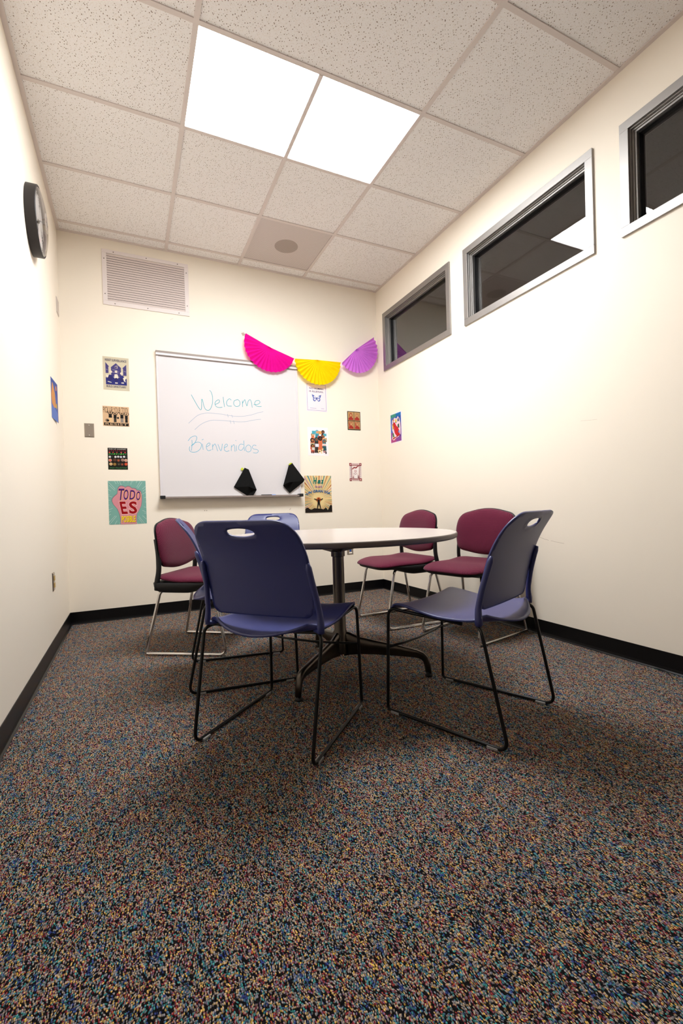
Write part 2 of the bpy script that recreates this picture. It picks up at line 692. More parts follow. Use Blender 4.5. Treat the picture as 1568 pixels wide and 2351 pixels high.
# ---- interior windows: stepped aluminium frame, gasket, pane
def ring_frame(mb, y0, y1, z0, z1, wd, x0, x1, material):
    mb.box((x0, y0, z0), (x1, y1, z0 + wd), material)
    mb.box((x0, y0, z1 - wd), (x1, y1, z1), material)
    mb.box((x0, y0, z0 + wd), (x1, y0 + wd, z1 - wd), material)
    mb.box((x0, y1 - wd, z0 + wd), (x1, y1, z1 - wd), material)

for i, (y0, y1, z0, z1) in enumerate(WIN):
    mb = MB()
    ring_frame(mb, y0, y1, z0, z1, 0.046, W - 0.013, W + 0.001, M['alu'])
    wn = struct(mb.build('window_%d' % (i + 1), bevel=0.0015))
    def inset(k):
        return (y0 + k, y1 - k, z0 + k, z1 - k)
    mb = MB()
    ring_frame(mb, *inset(0.0405), 0.010, W + 0.001, W + 0.1, M['alu'])
    ring_frame(mb, *inset(0.0505), 0.007, W + 0.014, W + 0.1, M['alu'])
    ring_frame(mb, *inset(0.0575), 0.010, W + 0.022, W + 0.1, M['alu'])
    mb.build('glazing_stop', wn, bevel=0.001)
    mb = MB()
    ring_frame(mb, *inset(0.0675), 0.004, W + 0.040, W + 0.09, M['gasket'])
    mb.build('gasket', wn)
    a = inset(0.0695)
    MB().box((W + 0.055, a[0], a[2]), (W + 0.061, a[1], a[3]), M['glass']).build('pane', wn)

# ================================================================ CEILING FIXTURES
cl = empty('ceiling_light', ((LX0 + LX1) / 2, (LY0 + LY1) / 2, H))
tag(cl, 'lit two-panel fluorescent troffer set in the tiled ceiling', 'ceiling light')
hx, hy = T, T / 2
for s in (-1, 1):
    xa, xb = (-hx + b2 + 0.001, -0.0115) if s < 0 else (0.0115, hx - b2 - 0.001)
    MB().box((xa, -hy + b2 + 0.001, 0.004), (xb, hy - b2 - 0.001, 0.008), M['light']).build('diffuser', cl)
MB().box((-0.0115, -hy + b2, -0.004), (0.0115, hy - b2, 0.0095), M['tbar']).build('divider', cl)
MB().box((-hx + b2, -hy + b2, 0.010), (hx - b2, hy - b2, 0.06), M['vent']).build('housing', cl)

cs = empty('ceiling_speaker', ((spk[0] + spk[1]) / 2, (spk[2] + spk[3]) / 2, H))
tag(cs, 'square grey perforated speaker panel in the ceiling with darker round centre', 'speaker')
k = T / 2 - b2 - 0.001
MB().box((-k, -k, 0.003), (k, k, 0.012), M['grille']).build('grille', cs)
vs, fs = lathe_geo([(0.097, 0.0), (0.097, 0.004)], 40)
dark_grille = M['grille'].copy()
dark_grille.name = 'perforated_grille_over_cone'
for n in dark_grille.node_tree.nodes:
    if n.type == 'VALTORGB':
        n.color_ramp.elements[0].color = srgb('#80746c')
        n.color_ramp.elements[1].color = srgb('#b2a59d')
mk('speaker_cone', [(v.x, v.y + 0.0, v.z + 0.0022) for v in vs], fs, dark_grille, cs)

# ================================================================ TABLE
TX, TY, TR, TZ = 1.420, -1.920, 0.607, 0.711
tb = empty('round_table', (TX, TY, 0))
tag(tb, 'round greige laminate table on a dark pedestal with splayed feet', 'table')
vs, fs = lathe_geo([(0, TZ), (TR - 0.006, TZ), (TR - 0.006, TZ - 0.002)], 96)
mk('tabletop', vs, fs, M['tabletop'], tb, False)
e = 0.026
prof = [(TR - 0.006, TZ - 0.0002), (TR - 0.002, TZ - 0.0008), (TR, TZ - 0.005), (TR, TZ - e + 0.008), (TR - 0.003, TZ - e + 0.003), (TR - 0.009, TZ - e), (0.02, TZ - e)]
vs, fs = lathe_geo(prof, 96)
mk('edge_band', vs, fs, M['edge'], tb, True)
# pedestal column with collar, and a spider bracket under the top
vs, fs = lathe_geo([(0.0, 0.09), (0.036, 0.09), (0.036, 0.20), (0.031, 0.21), (0.030, 0.592), (0.036, 0.594), (0.036, 0.620), (0.0, 0.620)], 32)
mk('column', vs, fs, M['bronze'], tb, True).modifiers.new('split', 'EDGE_SPLIT').split_angle = math.radians(35)
mb = MB()
for q in range(4):
    a = math.radians(-48 + 90 * q)
    R3 = Matrix.Rotation(a, 4, 'Z')
    vsb = [(0.0, -0.030, 0.612), (0.0, 0.030, 0.612), (0.28, -0.018, TZ - e - 0.006), (0.28, 0.018, TZ - e - 0.006),
           (0.0, -0.030, TZ - e), (0.0, 0.030, TZ - e), (0.28, -0.018, TZ - e), (0.28, 0.018, TZ - e)]
    mb.raw([R3 @ Vector(v) for v in vsb], [(0, 1, 3, 2), (4, 6, 7, 5), (0, 2, 6, 4), (1, 5, 7, 3), (2, 3, 7, 6), (0, 4, 5, 1)], M['bronze'])
mb.build('bracket', tb)
for deg, reach in ((-41.1, 0.968), (218.1, 0.878), (84.0, 0.92)):
    a = math.radians(deg)
    # side profile of a cast leg (r, z): deep web at the column, sloping out, turned down to the foot
    topl = [(0.02, 0.205), (0.05, 0.200), (0.11, 0.178), (0.20, 0.163), (0.32, 0.146), (0.41, 0.131), (0.445, 0.120), (0.466, 0.098), (0.476, 0.060), (0.482, 0.018)]
    botl = [(0.02, 0.075), (0.05, 0.082), (0.11, 0.090), (0.20, 0.093), (0.32, 0.092), (0.40, 0.090), (0.428, 0.084), (0.440, 0.072), (0.447, 0.050), (0.452, 0.018)]
    R3 = Matrix.Rotation(a, 4, 'Z') @ Matrix.Diagonal((reach, 1, 1, 1))
    vs, fs = [], []
    for (rt, zt_), (rb, zb) in zip(topl, botl):
        hw, hn = 0.016, 0.006
        mid = (rt + rb) / 2, (zt_ + zb) / 2
        sec = [(rt, -hw * 0.5, zt_ - 0.003), (rt, 0, zt_), (rt, hw * 0.5, zt_ - 0.003), (rt * 0.9 + rb * 0.1, hw, zt_ * 0.86 + zb * 0.14), (mid[0], hn * 1.6, mid[1]), (rb, hn, zb), (rb, -hn, zb), (mid[0], -hn * 1.6, mid[1]), (rt * 0.9 + rb * 0.1, -hw, zt_ * 0.86 + zb * 0.14)]
        vs += [R3 @ Vector(s) for s in sec]
    ns_ = 9
    for i in range(len(topl) - 1):
        for k in range(ns_):
            k2 = (k + 1) % ns_
            fs.append((i * ns_ + k, i * ns_ + k2, (i + 1) * ns_ + k2, (i + 1) * ns_ + k))
    fs += [tuple(range(ns_ - 1, -1, -1)), tuple(range(len(vs) - ns_, len(vs)))]
    leg = mk('leg', vs, fs, M['bronze'], tb, True)
    p = R3 @ Vector((0.467, 0, 0))
    vs, fs = lathe_geo([(0.017, 0.0), (0.019, 0.003), (0.019, 0.010), (0.012, 0.014), (0.012, 0.024)], 20, p)
    mk('foot_glide', vs, fs, M['black_plastic'], leg, True)

# ================================================================ BLUE STACKING CHAIRS
def smooth(a, b, x):
    t = max(0.0, min(1.0, (x - a) / (b - a)))
    return t * t * (3 - 2 * t)

def back_y(z):
    P = [(0.40, -0.150), (0.47, -0.160), (0.56, -0.176), (0.66, -0.205), (0.72, -0.232), (0.775, -0.268), (0.81, -0.298), (0.83, -0.318)]
    for (a, ya), (b, yb) in zip(P, P[1:]):
        if z <= b:
            t = (z - a) / (b - a)
            return ya + (yb - ya) * t
    return P[-1][1]

def back_ys(z):
    return sum(back_y(z + d) for d in (-0.03, -0.015, 0, 0.015, 0.03)) / 5

def make_blue_chair():
    t = empty('stacking_chair')
    # seat shell
    def seat(u, v):
        s = (u * 2 - 1)
        yc = -0.235 + v * 0.49
        hw = 0.236 - 0.016 * v
        # rounded rear and front corners in plan
        rear = 1 - smooth(0, 0.22, v)
        front = smooth(0.86, 1.0, v)
        x = s * (hw - 0.045 * rear ** 2 * 1.1 - 0.02 * front ** 3)
        y = yc + 0.062 * rear * abs(s) ** 2.2 - 0.012 * front * abs(s) ** 4
        z = 0.424 + 0.016 * abs(s) ** 2.5 - 0.012 * math.sin(math.pi * min(1, v * 1.1))
        z += 0.016 * smooth(0.45, 0.85, v) - 0.030 * smooth(0.84, 1.03, v) ** 1.5
        z += 0.010 * abs(s) ** 2.5 * (1 - smooth(0.0, 0.35, v)) - 0.010 * (1 - smooth(0, 0.25, v)) * (1 - abs(s))
        return (x, y, z)
    st = sheet('seat', seat, 36, 36, M['blue'], 0.009, t)
    for s in (-1, 1):
        pts, rr = [], []
        for k in range(15):
            f = k / 14
            z = 0.425 + 0.238 * f
            x = 0.237 - 0.020 * smooth(0, 1, f)
            edge = back_ys(max(z, 0.47)) + 0.22 * x * x
            y = (edge - 0.014) * smooth(0.0, 0.35, f) + (-0.166) * (1 - smooth(0.0, 0.35, f))
            pts.append((x * s, y, z))
            rr.append(0.0135 * (1.25 - 0.25 * smooth(0, 0.3, f)) * (1.0 if k < 14 else 0.55))
        pts = [(0.205 * s, -0.150, 0.424), (0.228 * s, -0.160, 0.4235)] + pts
        rr = [0.008, 0.013] + rr
        tube('back_post', pts, rr, M['blue'], t, 14, 0.82, 0.70)
    out = rounded_outline([(-0.208, 0.470), (0.208, 0.470), (0.222, 0.655), (0.202, 0.812), (-0.202, 0.812), (-0.222, 0.655)],
                          [0.03, 0.03, 0.12, 0.085, 0.085, 0.12], 10)
    out2 = []
    for x, z in out:                                   # bottom edge sags in the middle
        if z < 0.49:
            z -= 0.015 * (1 - (x / 0.21) ** 2)
        out2.append((x, z))
    # even out the straight runs
    o3 = []
    for i in range(len(out2)):
        a, b = Vector(out2[i]), Vector(out2[(i + 1) % len(out2)])
        n = max(1, int((b - a).length / 0.012))
        for k in range(n):
            q = a.lerp(b, k / n)
            z = q.y
            o3.append((q.x, z))
    hole = [(0.056 * math.cos(2 * math.pi * k / 32), 0.772 + 0.0165 * math.copysign(abs(math.sin(2 * math.pi * k / 32)) ** 0.9, math.sin(2 * math.pi * k / 32))) for k in range(32)]
    v2, f2 = panel_with_hole(o3, hole, 0.012)
    vs = []
    for x, z in v2:
        y = back_ys(z) + 0.22 * x * x - 0.004
        # a lip round the hand hole
        d = math.hypot(x / 0.066, (z - 0.772) / 0.0265)
        y -= 0.004 * (1 - smooth(0.85, 1.15, d))
        vs.append((x, y, z))
    bk_ = mk('backrest', vs, f2, M['blue'], t, True)
    s = bk_.modifiers.new('thickness', 'SOLIDIFY')
    s.thickness = 0.008
    s.offset = 0
    # wire frame: one bent rod each side, two cross bars
    for s in (-1, 1):
        pts = [(0.12 * s, -0.145, 0.411), (0.222 * s, -0.150, 0.418), (0.244 * s, -0.178, 0.405), (0.237 * s, -0.262, 0.0085), (0.222 * s, 0.252, 0.0085), (0.214 * s, 0.243, 0.430), (0.205 * s, 0.16, 0.419), (0.195 * s, -0.08, 0.405)]
        tube('side_frame', fillet(pts, [0, 0.03, 0.045, 0.045, 0.020, 0.045, 0.03, 0], 8), 0.0066, M['black_rod'], t, 10)
        for y in (-0.205, 0.212):
            x = 0.2345 + (y + 0.25) / 0.5 * -0.0135
            g_ = MB().box((x * s - 0.0105, y - 0.020, 0.0), (x * s + 0.0105, y + 0.020, 0.010), M['clear']).build('foot_glide', t, bevel=0.002)
            g_['label'] = 'clear plastic glide clipped on the black rod'
    pts = [(-0.217, 0.246, 0.265), (-0.12, 0.236, 0.262), (0, 0.232, 0.260), (0.12, 0.236, 0.262), (0.217, 0.246, 0.265)]
    tube('cross_bar', pts, 0.0050, M['black_rod'], t, 10)
    return t

G_BLUE = 'navy plastic stacking chairs'
blue = make_blue_chair()
def rz(deg):
    return math.radians(deg - 90)
blue.location = (0.984, -2.354, 0)
blue.rotation_euler = (0, 0, rz(42.8))
tag(blue, 'navy stacking chair in front of the table with its dark back to us', 'chair', G_BLUE)
dup(blue, (1.690, -2.597, 0), rz(112.6), 'navy stacking chair seen three-quarter from behind, before the two maroon chairs')
dup(blue, (0.957, -1.682, 0), rz(-8.0), 'navy stacking chair half hidden between the maroon chair and the dark chair back')
dup(blue, (1.40, -0.72, 0), rz(-112), 'navy stacking chair across the table below the whiteboard, only its top showing')

# ================================================================ MAROON CHAIRS
def make_maroon_chair():
    t = empty('upholstered_chair')
    # seat cushion
    out = rounded_outline([(-0.225, -0.205), (0.225, -0.205), (0.243, 0.05), (0.215, 0.285), (-0.215, 0.285), (-0.243, 0.05)], [0.09, 0.09, 0.2, 0.12, 0.12, 0.2], 8)
    def fs_(x, y, h):
        z = 0.438 + h
        z += 0.020 * smooth(-0.02, -0.2, y) * (0.45 + 0.55 * (x / 0.23) ** 2)
        z -= 0.012 * smooth(0.12, 0.29, y)
        if h > 0:
            z -= 0.010 * (1 - (x / 0.23) ** 2) * smooth(0.2, 0.0, abs(y))
        return (x, y, z)
    vs, fs = pillow_geo(out, (0, 0.03), 0.036, 0.014, fs_, 12, 5)
    mk('seat_cushion', vs, fs, M['maroon'], t, True)
    # black pan beneath, deeper at the rear
    out = rounded_outline([(-0.234, -0.215), (0.234, -0.215), (0.247, 0.04), (0.205, 0.272), (-0.205, 0.272), (-0.247, 0.04)], [0.06, 0.06, 0.16, 0.13, 0.13, 0.16], 8)
    def fp(x, y, h):
        z = 0.428 - 0.012 * smooth(0.12, 0.29, y) + h * (1.0 if h > 0 else (0.30 + 0.70 * smooth(0.20, 0.0, y)))
        return (x, y, z)
    vs, fs = pillow_geo(out, (0, 0.0), 0.006, 0.064, fp, 10, 14)
    mk('seat_pan', vs, fs, M['black_plastic'], t, True)
    # back cushion and its shell
    out = rounded_outline([(-0.215, 0.530), (0, 0.494), (0.215, 0.530), (0.237, 0.665), (0.215, 0.772), (0.0, 0.822), (-0.215, 0.772), (-0.237, 0.665)], [0.045, 0.25, 0.045, 0.10, 0.10, 0.30, 0.10, 0.10], 8)
    def by(z):
        return -0.150 - 0.10 * (z - 0.51) - 0.34 * max(0, z - 0.66) ** 1.5
    def fb(x, z, h):
        return (x, by(z) + 0.16 * x * x + h, z)
    vs, fs = pillow_geo(out, (0, 0.655), 0.030, 0.004, fb, 12, 5)
    mk('back_cushion', vs, fs, M['maroon'], t, True)
    o2 = [(x * 1.02, 0.655 + (z - 0.655) * 1.025) for x, z in out]
    vs, fs = pillow_geo(o2, (0, 0.655), 0.004, 0.014, lambda x, z, h: fb(x, z, h - 0.008), 8, 8)
    mk('back_shell', vs, fs, M['black_plastic'], t, True)
    for s in (-1, 1):
        pts = [(0.218 * s, -0.180, 0.385), (0.226 * s, -0.174, 0.43), (0.222 * s, -0.160, 0.50), (0.217 * s, -0.163, 0.60), (0.214 * s, -0.176, 0.69)]
        tube('back_post', fillet(pts, 0.03, 4), 0.0150, M['black_plastic'], t, 12, 1.1, 0.65)
        pts = [(0.17 * s, -0.13, 0.382), (0.203 * s, -0.168, 0.376), (0.239 * s, -0.250, 0.0092), (0.219 * s, 0.252, 0.0092), (0.196 * s, 0.172, 0.395), (0.15 * s, 0.12, 0.398)]
        tube('side_frame', fillet(pts, [0, 0.03, 0.014, 0.05, 0.03, 0], 8), 0.0092, M['chrome'], t, 12)
    return t

G_MAR = 'maroon upholstered chairs'
mar = make_maroon_chair()
mar.location = (0.848, -1.069, 0)
mar.rotation_euler = (0, 0, rz(-34.6))
tag(mar, 'maroon upholstered chair on chrome sled legs below the pink fist poster', 'chair', G_MAR)
dup(mar, (2.252, -1.190, 0), rz(180.5), 'maroon upholstered chair nearer the room corner, partly behind the tabletop')
dup(mar, (2.470, -1.722, 0), rz(193.5), 'maroon upholstered chair against the window wall, behind the navy chair')
# ================================================================ THINGS ON THE WALLS
class Frame:
    def __init__(self, o, r, u, n):
        self.o, self.r, self.u, self.n = Vector(o), Vector(r), Vector(u), Vector(n)

    def p(self, a, b, h=0.0):
        return self.o + self.r * a + self.u * b + self.n * h


def back_frame(x, z):
    return Frame((x, 0, z), (1, 0, 0), (0, 0, 1), (0, -1, 0))

def right_frame(y, z):
    return Frame((W, y, z), (0, -1, 0), (0, 0, 1), (-1, 0, 0))

def left_frame(y, z):
    return Frame((0, y, z), (0, 1, 0), (0, 0, 1), (1, 0, 0))


_txt = {}
def text_shape(s, bold=0.0, shear=0.0):
    key = (s, bold, shear)
    if key not in _txt:
        cu = bpy.data.curves.new('lettering', 'FONT')
        cu.body = s
        cu.offset = bold
        cu.shear = shear
        cu.resolution_u = 3
        o = bpy.data.objects.new('lettering', cu)
        COL.objects.link(o)
        me = bpy.data.meshes.new_from_object(o)
        vs = [(v.co.x, v.co.y) for v in me.vertices]
        fs = [tuple(p.vertices) for p in me.polygons]
        bpy.data.objects.remove(o)
        bpy.data.meshes.remove(me)
        bpy.data.curves.remove(cu)
        x0, x1 = min(v[0] for v in vs), max(v[0] for v in vs)
        y0, y1 = min(v[1] for v in vs), max(v[1] for v in vs)
        _txt[key] = ([((x - x0) / (x1 - x0), (y - y0) / (y1 - y0)) for x, y in vs], fs)
    return _txt[key]


def clip_poly(poly, x0, x1, y0, y1):
    def half(pl, inside_, cut):
        out = []
        for i in range(len(pl)):
            a, b = pl[i - 1], pl[i]
            ia, ib = inside_(a), inside_(b)
            if ia != ib:
                out.append(cut(a, b))
            if ib:
                out.append(b)
        return out
    def cx(v):
        return lambda a, b: (v, a[1] + (b[1] - a[1]) * (v - a[0]) / (b[0] - a[0]))
    def cy(v):
        return lambda a, b: (a[0] + (b[0] - a[0]) * (v - a[1]) / (b[1] - a[1]), v)
    for t in ((lambda q: q[0] >= x0, cx(x0)), (lambda q: q[0] <= x1, cx(x1)), (lambda q: q[1] >= y0, cy(y0)), (lambda q: q[1] <= y1, cy(y1))):
        if not poly:
            return poly
        poly = half(poly, *t)
    return poly


class Print(MB):
    """a sheet of paper on a wall with printed shapes, coordinates 0..1 across and up"""
    def __init__(self, fr, w, h, paper, margin=0.0, skew=0.0):
        super().__init__()
        self.fr, self.w, self.h = fr, w, h
        self.layer = 0.0012
        mg = margin
        a, b, c, d = (-mg, -mg), (w + mg, -mg), (w + mg, h + mg), (-mg, h + mg)
        P = [fr.p(x, y, 0.0004) for x, y in (a, b, c, d)] + [fr.p(x, y, 0.0011) for x, y in (a, b, c, d)]
        self.raw(P, [(0, 3, 2, 1), (4, 5, 6, 7), (0, 1, 5, 4), (1, 2, 6, 5), (2, 3, 7, 6), (3, 0, 4, 7)], ink(paper))

    def poly(self, pts, color, clip=True):
        if clip:
            pts = clip_poly(list(pts), 0, 1, 0, 1)
        if len(pts) < 3:
            return self
        self.layer += 0.00004
        vs = [Vector((x * self.w, y * self.h, 0)) for x, y in pts]
        tris = geometry.tessellate_polygon([vs])
        self.raw([self.fr.p(v.x, v.y, self.layer) for v in vs], [tuple(t) for t in tris], ink(color))
        return self

    def rect(self, x0, y0, x1, y1, color):
        return self.poly([(x0, y0), (x1, y0), (x1, y1), (x0, y1)], color)

    def disc(self, x, y, rx, color, ry=None, n=18):
        ry = ry if ry else rx * self.w / self.h
        return self.poly([(x + rx * math.cos(2 * math.pi * k / n), y + ry * math.sin(2 * math.pi * k / n)) for k in range(n)], color)

    def line(self, pts, wd, color):
        """wd in units of the width"""
        for a, b in zip(pts, pts[1:]):
            A, B = Vector((a[0] * self.w, a[1] * self.h)), Vector((b[0] * self.w, b[1] * self.h))
            d = (B - A)
            if d.length < 1e-7:
                continue
            n = Vector((-d.y, d.x)).normalized() * wd * self.w / 2
            self.poly([((q.x) / self.w, (q.y) / self.h) for q in (A + n, A - n, B - n, B + n)], color)
        return self

    def text(self, s, x0, y0, x1, y1, color, bold=0.0, shear=0.0, warp=None):
        vs, fs = text_shape(s, bold, shear)
        self.layer += 0.00004
        P = []
        for u, v in vs:
            x, y = x0 + (x1 - x0) * u, y0 + (y1 - y0) * v
            if warp:
                x, y = warp(x, y)
            P.append(self.fr.p(x * self.w, y * self.h, self.layer))
        self.raw(P, fs, ink(color))
        return self


G_P = None
# ---- 1 blue print of houses and a crowd
pr = Print(back_frame(0.284, 1.843), 0.188, 0.264, '#cdc3aa')
fr = pr.fr
pr.poly([(0.1, 0.83), (0.24, 0.70), (0.21, 0.695), (0.21, 0.50), (0.1, 0.50)], '#463f78')
pr.poly([(0.9, 0.80), (0.74, 0.68), (0.77, 0.675), (0.77, 0.46), (0.9, 0.46)], '#463f78')
pr.poly([(0.31, 0.40), (0.31, 0.68), (0.28, 0.67), (0.5, 0.82), (0.72, 0.67), (0.69, 0.68), (0.69, 0.40)], '#463f78')
pr.rect(0.46, 0.66, 0.56, 0.73, '#bdb1ab').disc(0.5, 0.69, 0.035, '#2f2a66')
for x, y, ln in ((0.36, 0.62, 0.2), (0.42, 0.58, 0.2), (0.34, 0.54, 0.25), (0.5, 0.76, 0.1), (0.12, 0.62, 0.06), (0.8, 0.6, 0.08)):
    pr.line([(x, y), (x + ln, y - 0.02)], 0.015, '#a79fb0')
pr.poly([(0.1, 0.16), (0.9, 0.16), (0.9, 0.36), (0.72, 0.42), (0.5, 0.36), (0.3, 0.42), (0.1, 0.37)], '#2a2c72')
pr.poly([(0.14, 0.36), (0.24, 0.46), (0.36, 0.45), (0.38, 0.34), (0.25, 0.30)], '#2a2c72')
pr.poly([(0.62, 0.36), (0.66, 0.46), (0.78, 0.46), (0.80, 0.34)], '#2a2c72')
pr.poly([(0.42, 0.38), (0.44, 0.48), (0.54, 0.49), (0.58, 0.42), (0.56, 0.34), (0.45, 0.33)], '#e6dccb')
pr.poly([(0.14, 0.36), (0.10, 0.46), (0.2, 0.44), (0.2, 0.38)], '#e6dccb').poly([(0.7, 0.34), (0.84, 0.42), (0.9, 0.42), (0.84, 0.33), (0.86, 0.26)], '#e6dccb')
pr.disc(0.3, 0.55, 0.05, '#e0d3c2').disc(0.5, 0.56, 0.05, '#e0d3c2').disc(0.70, 0.52, 0.05, '#e0d3c2')
pr.disc(0.27, 0.36, 0.09, '#2b2560').disc(0.5, 0.32, 0.075, '#2b2560').disc(0.71, 0.32, 0.075, '#2b2560')
pr.poly([(0.16, 0.26), (0.3, 0.24), (0.32, 0.215), (0.18, 0.235)], '#d8cfc0').rect(0.45, 0.20, 0.55, 0.235, '#d8cfc0').rect(0.69, 0.215, 0.79, 0.25, '#d8cfc0')
pr.text('RESIST SURVEILLANCE', 0.09, 0.865, 0.91, 0.935, '#33315c', 0.01)
pr.text('BUILD SANCTUARY', 0.12, 0.075, 0.88, 0.14, '#33315c', 0.01)
tag(pr.build('poster'), 'beige poster printed in navy with houses and a crowd, headed RESIST SURVEILLANCE', 'poster')

# ---- 2 tan print with tools
pr = Print(back_frame(0.272, 1.554), 0.19, 0.158, '#d9b58f')
pr.text('PICK UP YOUR TOOL', 0.02, 0.66, 0.98, 0.96, '#4a3627', 0.0)
def figure(pr, x, y, s, skirt, top='#15110f'):
    pr.poly([(x - 0.05 * s, y), (x + 0.05 * s, y), (x + 0.045 * s, y + 0.2 * s), (x - 0.045 * s, y + 0.2 * s)], skirt)
    pr.poly([(x - 0.055 * s, y + 0.19 * s), (x + 0.055 * s, y + 0.19 * s), (x + 0.05 * s, y + 0.36 * s), (x - 0.05 * s, y + 0.36 * s)], top)
    pr.line([(x - 0.04 * s, y + 0.33 * s), (x - 0.10 * s, y + 0.48 * s)], 0.022 * s, top)
    pr.line([(x + 0.04 * s, y + 0.33 * s), (x + 0.10 * s, y + 0.45 * s)], 0.022 * s, top)
    pr.disc(x, y + 0.41 * s, 0.032 * s, '#6a5038')
figure(pr, 0.28, 0.20, 1.15, '#e2bd8c')
figure(pr, 0.46, 0.20, 1.05, '#33302c')
figure(pr, 0.72, 0.20, 1.1, '#8b8078')
figure(pr, 0.89, 0.20, 1.0, '#1d1916')
pr.disc(0.16, 0.28, 0.065, '#7d6a58').disc(0.19, 0.27, 0.045, '#1b1715').disc(0.57, 0.42, 0.04, '#15110f')
pr.line([(0.36, 0.72), (0.55, 0.56)], 0.02, '#55402f').line([(0.24, 0.74), (0.36, 0.76)], 0.02, '#55402f')
pr.rect(0.04, 0.025, 0.97, 0.165, '#0f0c0b')
pr.text('RESIST', 0.09, 0.045, 0.93, 0.145, '#d9b58f', 0.0)
tag(pr.build('poster'), 'small tan poster of people raising tools with black RESIST band', 'poster')

# ---- 3 black print with rows of round heads
pr = Print(back_frame(0.298, 1.205), 0.142, 0.174, '#16120f')
pr.text('RISE UP AGAINST', 0.06, 0.925, 0.94, 0.965, '#d9d6cc', 0.0)
rnd = random.Random(3)
for k in range(9):
    x = 0.08 + k * 0.1
    pr.line([(x, 0.84), (x, 0.895)], 0.02, '#7d2536').line([(x, 0.895), (x + 0.05, 0.87)], 0.02, '#7d2536')
for k, x in enumerate((0.09, 0.27, 0.46, 0.68, 0.88)):
    pr.disc(x, 0.79, 0.035, ['#e04a3a', '#b03a36', '#a8323e', '#e0485a', '#d83a4a'][k])
for k in range(8):
    x = 0.1 + k * 0.115
    pr.poly([(x - 0.06, 0.70), (x, 0.755), (x + 0.05, 0.75), (x + 0.01, 0.68)], ['#3f9a3c', '#2c7a36', '#55b044'][k % 3])
for k, x in enumerate((0.1, 0.22, 0.38, 0.52, 0.66, 0.82, 0.93)):
    pr.disc(x, 0.585 + 0.01 * (k % 2), 0.055, ['#eceae6', '#2a2a22', '#efece8', '#e9e6e6', '#dfe0f0', '#f1f1f4', '#2a3030'][k])
    pr.disc(x, 0.58, 0.018, '#3a3f48')
for k, x in enumerate((0.11, 0.34, 0.53, 0.74, 0.91)):
    pr.disc(x, 0.43 + 0.015 * (k % 2), 0.085, ['#c98a78', '#5a3a2c', '#6a4330', '#9a7a6c', '#c9a08c'][k])
    pr.disc(x, 0.42, 0.035, ['#e0553a', '#4a2e22', '#c2552e', '#8a6a60', '#c98a74'][k])
for k, x in enumerate((0.14, 0.33, 0.54, 0.71, 0.91)):
    pr.disc(x, 0.255 - 0.01 * (k % 2), 0.085, ['#d2b080', '#8a6a34', '#3a3428', '#54382c', '#b8432c'][k])
    pr.disc(x, 0.24, 0.03, ['#b89060', '#a07a3c', '#6f6a50', '#d2502e', '#d86a3c'][k])
pr.text('FREE PALESTINE', 0.07, 0.035, 0.95, 0.115, '#3f7d4c', 0.0, 0.2)
tag(pr.build('poster'), 'small black poster with rows of coloured heads and green FREE PALESTINE', 'poster')

# ---- 4 teal fist
pr = Print(back_frame(0.291, 0.764), 0.276, 0.350, '#79aca2')
for k in range(46):
    a = 2 * math.pi * (k + 0.3 * math.sin(k * 2.3)) / 46
    r0, r1 = 0.47 + 0.05 * math.sin(k * 1.7), 0.62 + 0.16 * (k % 3)
    pr.line([(0.5 + r0 * math.cos(a), 0.5 + r0 * math.sin(a)), (0.5 + r1 * math.cos(a), 0.5 + r1 * math.sin(a))], 0.007, '#cfe2dc')
fist = [(0.30, 0.0), (0.30, 0.14), (0.285, 0.22), (0.23, 0.35), (0.13, 0.46), (0.095, 0.53), (0.10, 0.585), (0.15, 0.64), (0.235, 0.70), (0.245, 0.76), (0.255, 0.82),
        (0.29, 0.865), (0.345, 0.882), (0.41, 0.870), (0.45, 0.845), (0.50, 0.870), (0.555, 0.870), (0.60, 0.845), (0.625, 0.825), (0.68, 0.825), (0.735, 0.805), (0.755, 0.775),
        (0.81, 0.775), (0.86, 0.745), (0.88, 0.68), (0.885, 0.57), (0.86, 0.42), (0.79, 0.30), (0.735, 0.23), (0.725, 0.14), (0.725, 0.0)]
pr.poly([((x - 0.5) * 1.025 + 0.5, (y - 0.45) * 1.02 + 0.455) for x, y in fist], '#6f6a72')
pr.poly(fist, '#d48d97')
for dx, dy, c in ((0.012, -0.010, '#f0b552'), (0, 0, '#43156a')):
    for ch, x0, y0, x1, y1 in (('T', 0.27, 0.555, 0.43, 0.82), ('O', 0.40, 0.56, 0.53, 0.80), ('D', 0.55, 0.565, 0.71, 0.785), ('O', 0.735, 0.545, 0.85, 0.755)):
        pr.text(ch, x0 + dx, y0 + dy, x1 + dx, y1 + dy, c, 0.015, 0.22)
for bold, c, e in ((0.06, '#f1bcb4', 0.012), (0.03, '#96000c', 0)):
    pr.text('E', 0.28 - e, 0.235 - e, 0.50 + e, 0.525 + e, c, bold, -0.22)
    pr.text('S', 0.53 - e, 0.235 - e, 0.75 + e, 0.525 + e, c, bold, 0.0)
pr.text('POSIBLE', 0.335, 0.035, 0.705, 0.185, '#8a6a2a', 0.03)
pr.text('POSIBLE', 0.327, 0.043, 0.697, 0.193, '#f0cf1e', 0.03)
tag(pr.build('poster'), 'teal poster of a pink raised fist reading TODO ES POSIBLE', 'poster')

